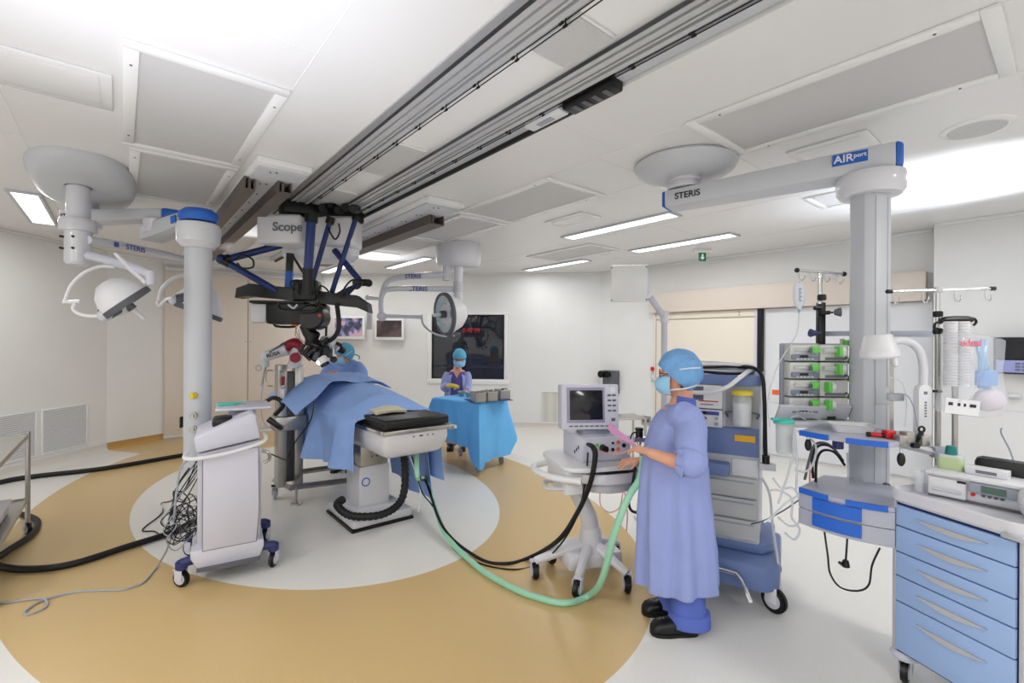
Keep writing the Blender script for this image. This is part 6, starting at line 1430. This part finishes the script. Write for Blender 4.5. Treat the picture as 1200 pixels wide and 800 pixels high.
# scrub trousers and clogs
def trouser(px_top, px_bot, Yl, par):
    a_, b_ = D(px_top, 690, Yl), D(px_bot, 742, Yl)
    pts = [V3(a_.x, Yl, .45), V3(a_.x, Yl, .25), V3(b_.x, Yl, .11), V3(b_.x+.01, Yl, .055)]
    rg = [ring(p.x, p.y, p.z, rx, ry, fold=.03, ph=p.z*9, k=5, n=36) for p, rx, ry in zip(pts, (.082, .09, .098, .112), (.065, .078, .085, .09))]
    MB().loft(rg).build('trouser_leg', scrub, par, ang=70)
    MB().loft([ring(b_.x+.008, Yl, z, r_, r_*.82, fold=.02, k=4, n=36) for z, r_ in ((.045, .108), (.05, .122), (.115, .116), (.12, .106))]).build('trouser_cuff', scrub, par, ang=70)
trouser(806, 806, 2.695, wp); trouser(794, 792, 2.88, wp)
def clog(toe, heel, wdt, par):
    d = (heel-toe); L = d.length; d.normalize(); s_ = V3(-d.y, d.x, 0)
    prof = [(0, .30, .018, .030), (.03, .62, .012, .050), (.10, .90, .008, .068), (.22, 1.0, .0, .082), (.38, .98, .0, .090), (.55, .84, .0, .088), (.75, .78, .0, .066), (.92, .74, .0, .056), (1.0, .5, .004, .048)]
    rg = []
    for t, w_, z0, z1 in prof:
        c = toe+d*L*t; hw = wdt/2*w_; rg.append([c+s_*(hw*math.cos(a)*(1 if abs(math.cos(a)) > .2 else 1))+V3(0, 0, (z0+z1)/2+(z1-z0)/2*math.copysign(abs(math.sin(a))**.7, math.sin(a))) for a in [2*PI*i/20 for i in range(20)]])
    o = MB().loft(rg).build('clog', black, par, ang=70)
    MB().prism([((toe+d*L*t+s_*wdt/2*w_*.98).x, (toe+d*L*t+s_*wdt/2*w_*.98).y) for t, w_, _, _ in prof]+[((toe+d*L*t-s_*wdt/2*w_*.98).x, (toe+d*L*t-s_*wdt/2*w_*.98).y) for t, w_, _, _ in prof[::-1]], 0, .018, bev=.003).build('sole', blackm, o)
    for i in range(3): q = toe+d*L*(.2+.09*i)+V3(0, 0, .088); MB().ell(q, .004).build('air_hole', grey3, o)
G1 = G(762, 742); clog(G1+V3(0, 0, 0), V3(G1.x+.262, G1.y-.0, 0), .105, wp)
G2 = G(752.5, 719); clog(V3(G2.x, G2.y, 0), V3(G2.x+.262, G2.y+.02, 0), .105, wp)
# cap, mask, glasses, hair
ca = capshape(hm_, 1.0, fdir, wp, cap, big=1.10, tilt=22)
maskpart(hm_, 1.0, 'face_mask', wp)
for pts in ([(.10, -.02, .005), (.05, -.078, .035), (-.04, -.103, .052), (-.12, -.06, .055)], [(.08, -.04, -.085), (.03, -.078, -.070), (-.04, -.088, -.060), (-.10, -.05, -.045)]):
    MB().tube([hm_ @ V3(x, y*1.06, z) for x, y, z in pts], .0045, n=6).build('mask_tie', white, wp)
    MB().tube([hm_ @ V3(x, -y*1.06, z) for x, y, z in pts], .0045, n=6).build('mask_tie', white, wp)
MB().tube([hm_ @ V3(-.125, -.03, .045), hm_ @ V3(-.14, -.02, .02), hm_ @ V3(-.13, -.025, -.02), hm_ @ V3(-.12, -.03, .02)], .007, n=6).build('cap_knot', capb, wp)
for s_ in (-1, 1):
    MB(hm_ @ T(.100, s_*.034, .020) @ RY(90)).torus((0, 0, 0), .021, .003, n=20).build('glasses_rim', crim, wp)
    MB().tube([hm_ @ V3(.10, s_*.055, .022), hm_ @ V3(.03, s_*.085, .018)], .003).build('glasses_arm', crim, wp)
def nape(u, v):
    a = lerp(PI*.55, PI*1.45, u); return hm_ @ V3(.088*math.cos(a)*.9, .082*math.sin(a), lerp(-.065, .0, v))
MB().sheet(nape, 16, 6, .008).build('hair', hairm, wp, ang=70)
# pink strip in her hands
a_, b_ = D(713, 498, 2.78), D(744, 523, 2.66)
mps = frame((a_+b_)/2, (b_-a_), (0, -.3, 1))
q = MB(mps).sheet(lambda u, v: V3(lerp(-.5, .5, u)*(b_-a_).length, lerp(-.5, .5, v)*lerp(.055, .022, u), .006*math.sin(u*5)), 12, 3, .003).build('pink_strip', pink)
tag(q, 'pink fabric strip held up by the standing person over the monitor cart', 'strip')
tubething('cable', 'thin pink cable from the grey measuring unit to the hands of the standing person', 'cable', [D(696, 525, 3.12), D(712, 531, 3.0), D(728, 531, 2.92), D(740, 526, 2.84)], .005, pinkc, 6)
tubething('cable', 'thin pink cable looping below the monitor cart', 'cable', [D(703, 577, 3.0), D(704, 592, 3.0), D(714, 600, 3.0), D(726, 594, 2.98), D(731, 575, 2.95), D(735, 600, 2.95), D(734, 622, 2.95)], .004, pinkc, 6)
tubething('cable', 'black cable loop beside the gown at the right of the monitor cart', 'cable', [D(745, 540, 3.02), D(742, 562, 3.0), D(737, 585, 3.0), D(740, 598, 3.0), D(752, 601, 2.98)], .009, blackm, 6)
vl = thing('valve_fitting', 'black and chrome valve fitting between the monitor cart and the standing person', 'valve', tuple(D(749, 520, 3.05)))
MB().cyl(D(749, 512, 3.05), D(749, 504, 3.05), .024, n=16, bev=.004).cyl(D(749, 504, 3.05), D(749, 501, 3.05), .028, n=16, bev=.004).build('black_knob', black, vl)
MB().cyl(D(743, 515, 3.05), D(756, 515, 3.05), .018, n=14).cyl(D(749, 520, 3.05), D(749, 512, 3.05), .015).build('chrome_body', chrome, vl)
MB().tube([D(747, 506, 3.05), D(741, 508, 3.05), D(739, 516, 3.05), D(741, 522, 3.05)], .005).build('small_tube', black, vl)
MB().tube([D(749, 520, 3.05), D(749, 560, 3.05), vf @ V3(.12, .1, .70)], .010).build('support_rod', steel, vl)
# ---------- surgeon at the head of the table ----------
sx, sy_ = -2.12, 6.04
sp_ = thing('person', 'surgeon in blue gown, cap and mask bending to the microscope behind the draped patient', 'person', (sx, sy_, 0))
hc = D(404, 416, 5.95); fd = V3(-.75, -.55, -.35)
b = MB(); hs_ = headmesh(b, hc, fd, s=1.02)
b.tube([hc+V3(.02, .02, -.05), V3(sx+.02, sy_+.02, 1.42), V3(sx, sy_, 1.34)], [.06, .058, .08], n=12)
b.loft([ring(sx, sy_, z, rx, ry) for z, rx, ry in ((1.36, .10, .08), (1.30, .17, .10), (1.15, .16, .11), (.95, .14, .11), (.85, .15, .12))])
for s_ in (-1, 1): b.tube([V3(sx+s_*.09, sy_, .88), V3(sx+s_*.10, sy_, .46), V3(sx+s_*.10, sy_, .07)], [.085, .055, .04], n=12); b.tube([V3(sx+s_*.10, sy_+.03, .03), V3(sx+s_*.10, sy_-.15, .03)], [.04, .035], n=10)
w1_, w2_ = D(394, 436, 5.55), D(402, 438, 5.45)
b.tube([V3(sx-.15, sy_, 1.30), V3(sx-.20, sy_-.16, 1.14), w1_], [.05, .045, .026], n=10, sub=4); b.tube([V3(sx+.16, sy_-.02, 1.30), V3(sx+.24, sy_-.28, 1.14), w2_], [.05, .045, .026], n=10, sub=4)
hand(b, w1_, V3(-.9, -.3, -.05), V3(0, 0, 1), 1, .95, .4); hand(b, w2_, V3(-.95, -.1, -.05), V3(0, 0, 1), -1, .95, .4)
remesh(b.build('body', skin, sp_), .006, 4)
g = MB(); g.loft([ring(sx, sy_, z, rx, ry, fold=fo, k=7, n=60) for z, rx, ry, fo in ((1.42, .075, .075, 0), (1.38, .14, .11, 0), (1.33, .20, .14, .01), (1.2, .21, .16, .015), (1.0, .21, .17, .02), (.7, .23, .19, .03), (.35, .25, .21, .035))])
g.tube([V3(sx-.13, sy_, 1.31), V3(sx-.20, sy_-.08, 1.24), V3(sx-.20, sy_-.18, 1.16), w1_.lerp(V3(sx-.20, sy_-.16, 1.14), .25)], [.09, .085, .075, .048], n=16); g.tube([V3(sx+.13, sy_, 1.31), V3(sx+.22, sy_-.12, 1.24), V3(sx+.25, sy_-.28, 1.15), w2_.lerp(V3(sx+.24, sy_-.28, 1.14), .25)], [.09, .09, .085, .05], n=16)
remesh(g.build('gown', mat('blue_sterile_gown', (.54, .66, .90), .8, bump=.2, bscale=120, var=.04), sp_), .009, 3)
capshape(hs_, 1.02, fd, sp_, capt, 'surgical_cap', big=1.02, tilt=24); maskpart(hs_, 1.02, 'face_mask', sp_)
MB().tube([hs_ @ V3(.08, .05, .0), hs_ @ V3(.0, .10, .01), hs_ @ V3(-.08, .085, .03)], .005).build('mask_tie', white, sp_)
MB().tube([hs_ @ V3(-.11, .02, -.03), hs_ @ V3(-.15, .05, -.07), hs_ @ V3(-.14, .03, -.11)], .009, n=6).build('cap_tie', capt, sp_)
# ---------- nurse behind the instrument table ----------
nx_, ny_ = -.83, 7.22
np_ = thing('person', 'nurse in an open lilac gown and turquoise cap behind the blue instrument table', 'person', (nx_, ny_, 0))
hc = D(538.5, 420, 7.15); fd = V3(.12, -.93, -.42)
b = MB(); hn_ = headmesh(b, hc, fd, s=.98)
b.tube([hc+V3(0, .03, -.05), V3(nx_, ny_, 1.27), V3(nx_, ny_, 1.18)], [.056, .055, .08], n=12)
b.loft([ring(nx_, ny_, z, rx, ry) for z, rx, ry in ((1.21, .09, .07), (1.16, .16, .09), (1.0, .15, .10), (.85, .13, .10), (.75, .15, .11))])
for s_ in (-1, 1): b.tube([V3(nx_+s_*.08, ny_, .78), V3(nx_+s_*.09, ny_, .42), V3(nx_+s_*.09, ny_, .07)], [.08, .052, .038], n=12); b.tube([V3(nx_+s_*.09, ny_+.04, .03), V3(nx_+s_*.09, ny_-.16, .03)], [.04, .034], n=10)
wa, wb_ = D(526.5, 451, 6.85), D(545, 459, 6.85)
b.tube([V3(nx_-.15, ny_, 1.14), V3(nx_-.20, ny_-.06, .95), wa], [.045, .04, .025], n=10, sub=4); b.tube([V3(nx_+.15, ny_, 1.14), V3(nx_+.17, ny_-.08, .93), wb_], [.045, .04, .025], n=10, sub=4)
hand(b, wa, V3(.75, -.5, -.1), V3(0, 0, 1), 1, .95, .7); hand(b, wb_, V3(-.4, -.6, -.5), V3(0, -.3, 1), -1, .95, .5)
remesh(b.build('body', skin, np_), .006, 4)
g = MB(); g.loft([ring(nx_, ny_, z, rx, ry, fold=fo, k=7, n=60) for z, rx, ry, fo in ((1.19, .12, .085, 0), (1.15, .165, .105, 0), (1.0, .165, .12, .01), (.75, .17, .13, .01))])
remesh(g.build('scrub_top', scrubd, np_), .009, 2)
# v-neck opening of skin
MB(frame(V3(nx_, ny_-.098, 1.165), (1, 0, 0), (0, .35, 1))).prism([(-.055, .03), (.055, .03), (.0, -.07)], -.01, .012).build('neck_skin', skin, np_)
def coat(u, v):
    a = lerp(R(-62), R(242), u); z = lerp(.42, 1.19, v); w_ = lerp(1.18, 1.0, v)*(1 if v < .88 else lerp(1, .62, (v-.88)/.12))
    f_ = 1+.03*math.sin(a*9+z*4)*(1-v*.6)
    return V3(nx_+.18*w_*f_*math.cos(a), ny_+.135*w_*f_*math.sin(a)+.0, z)
MB().sheet(coat, 60, 24, .008).build('gown', gown2, np_, ang=80)
g = MB(); g.tube([V3(nx_-.13, ny_, 1.16), V3(nx_-.165, ny_-.02, 1.08), V3(nx_-.18, ny_-.07, .95), wa.lerp(V3(nx_-.2, ny_-.06, .95), .30)], [.065, .07, .072, .05], n=16)
remesh(g.build('sleeve', gown2, np_), .009, 2)
g = MB(); g.tube([V3(nx_+.13, ny_, 1.16), V3(nx_+.155, ny_-.03, 1.08), V3(nx_+.155, ny_-.09, .93), wb_.lerp(V3(nx_+.17, ny_-.08, .93), .30)], [.065, .068, .068, .048], n=16)
remesh(g.build('sleeve', gown2, np_), .009, 2)
capshape(hn_, .98, fd, np_, capt, 'surgical_cap', big=1.04, tilt=14); maskpart(hn_, .98, 'face_mask', np_)
for s_ in (-1, 1):
    MB(hn_ @ T(.100, s_*.032, .018) @ RY(90)).torus((0, 0, 0), .021, .003, n=18).build('glasses_rim', black, np_)
    MB().tube([hn_ @ V3(.06, s_*.075, .03), hn_ @ V3(.0, s_*.088, -.03), hn_ @ V3(.02, s_*.07, -.09)], .012, n=6).build('cap_flap', capt, np_)
yg = D(532, 452.5, 6.72); q = MB().tube([D(523.5, 453, 6.72), D(529, 451.5, 6.72), D(535, 453, 6.70), D(538, 454, 6.70)], [.018, .03, .03, .016], n=12).build('yellow_package', yellow); tag(q, 'bright yellow package held by the nurse over the blue table', 'package')

# trousers and clogs of the two people at the back
def lower(par, x, y, m, k=1.0):
    for s_ in (-1, 1):
        MB().loft([ring(x+s_*.088, y, z, r_, r_*.95, fold=.02, k=5, n=28) for z, r_ in ((.06, .075*k), (.30, .078*k), (.60, .09*k), (.80, .10*k))]).build('trouser_leg', m, par, ang=70)
        clog(V3(x+s_*.095, y-.19, 0), V3(x+s_*.09, y+.08, 0), .10, par)
lower(sp_, sx, sy_, scrub); lower(np_, nx_, ny_, scrubd, .95)
# ================= LIGHT =================
def area(name, loc, sx, sy, power, col=(1, .99, .975), rot=(0, 0, 0), spread=180):
    l = bpy.data.lights.new(name, 'AREA'); l.shape = 'RECTANGLE'; l.size = sx; l.size_y = sy; l.energy = power*.5; l.color = col; l.spread = R(spread)
    o = bpy.data.objects.new(name, l); C.objects.link(o); o.location = loc; o.rotation_euler = rot; return o
# strip lights of the rest of the room, behind the photographer
for i, (x, y) in enumerate(((-4, .5), (-1.5, -.5), (1.5, -1.2), (3.8, .8), (5.6, -.8), (-4.5, -1.8))):
    area('strip_lamp', (x, y, H-.03), .25, 1.45, 78, rot=(0, 0, TH))
def spot(loc, tgt, power, ang, blend, col=(.93, .95, 1), r=.12):  # added upward spots without fixtures, making the bright patches on the ceiling
    l = bpy.data.lights.new('added_uplight', 'SPOT'); l.energy = power; l.spot_size = R(ang); l.spot_blend = blend; l.color = col; l.shadow_soft_size = r
    o = bpy.data.objects.new('added_uplight', l); C.objects.link(o); o.location = loc; o.rotation_euler = (Vector(tgt)-Vector(loc)).to_track_quat('-Z', 'Y').to_euler(); return o
p = G(1160, 205, H); spot((p.x+.5, p.y-.6, 1.9), p, 330, 70, .7, col=(.82, .89, 1))
p = G(170, -60, H); spot((p.x-.1, p.y-.5, 1.3), p, 115, 95, 1.0, col=(.84, .88, 1))
p = G(445, 300, H); spot((p.x-.3, p.y+.2, 2.2), p, 45, 70, .7)
p = G(290, 278, H); spot((p.x-.3, p.y+.2, 2.3), p, 25, 60, .7)
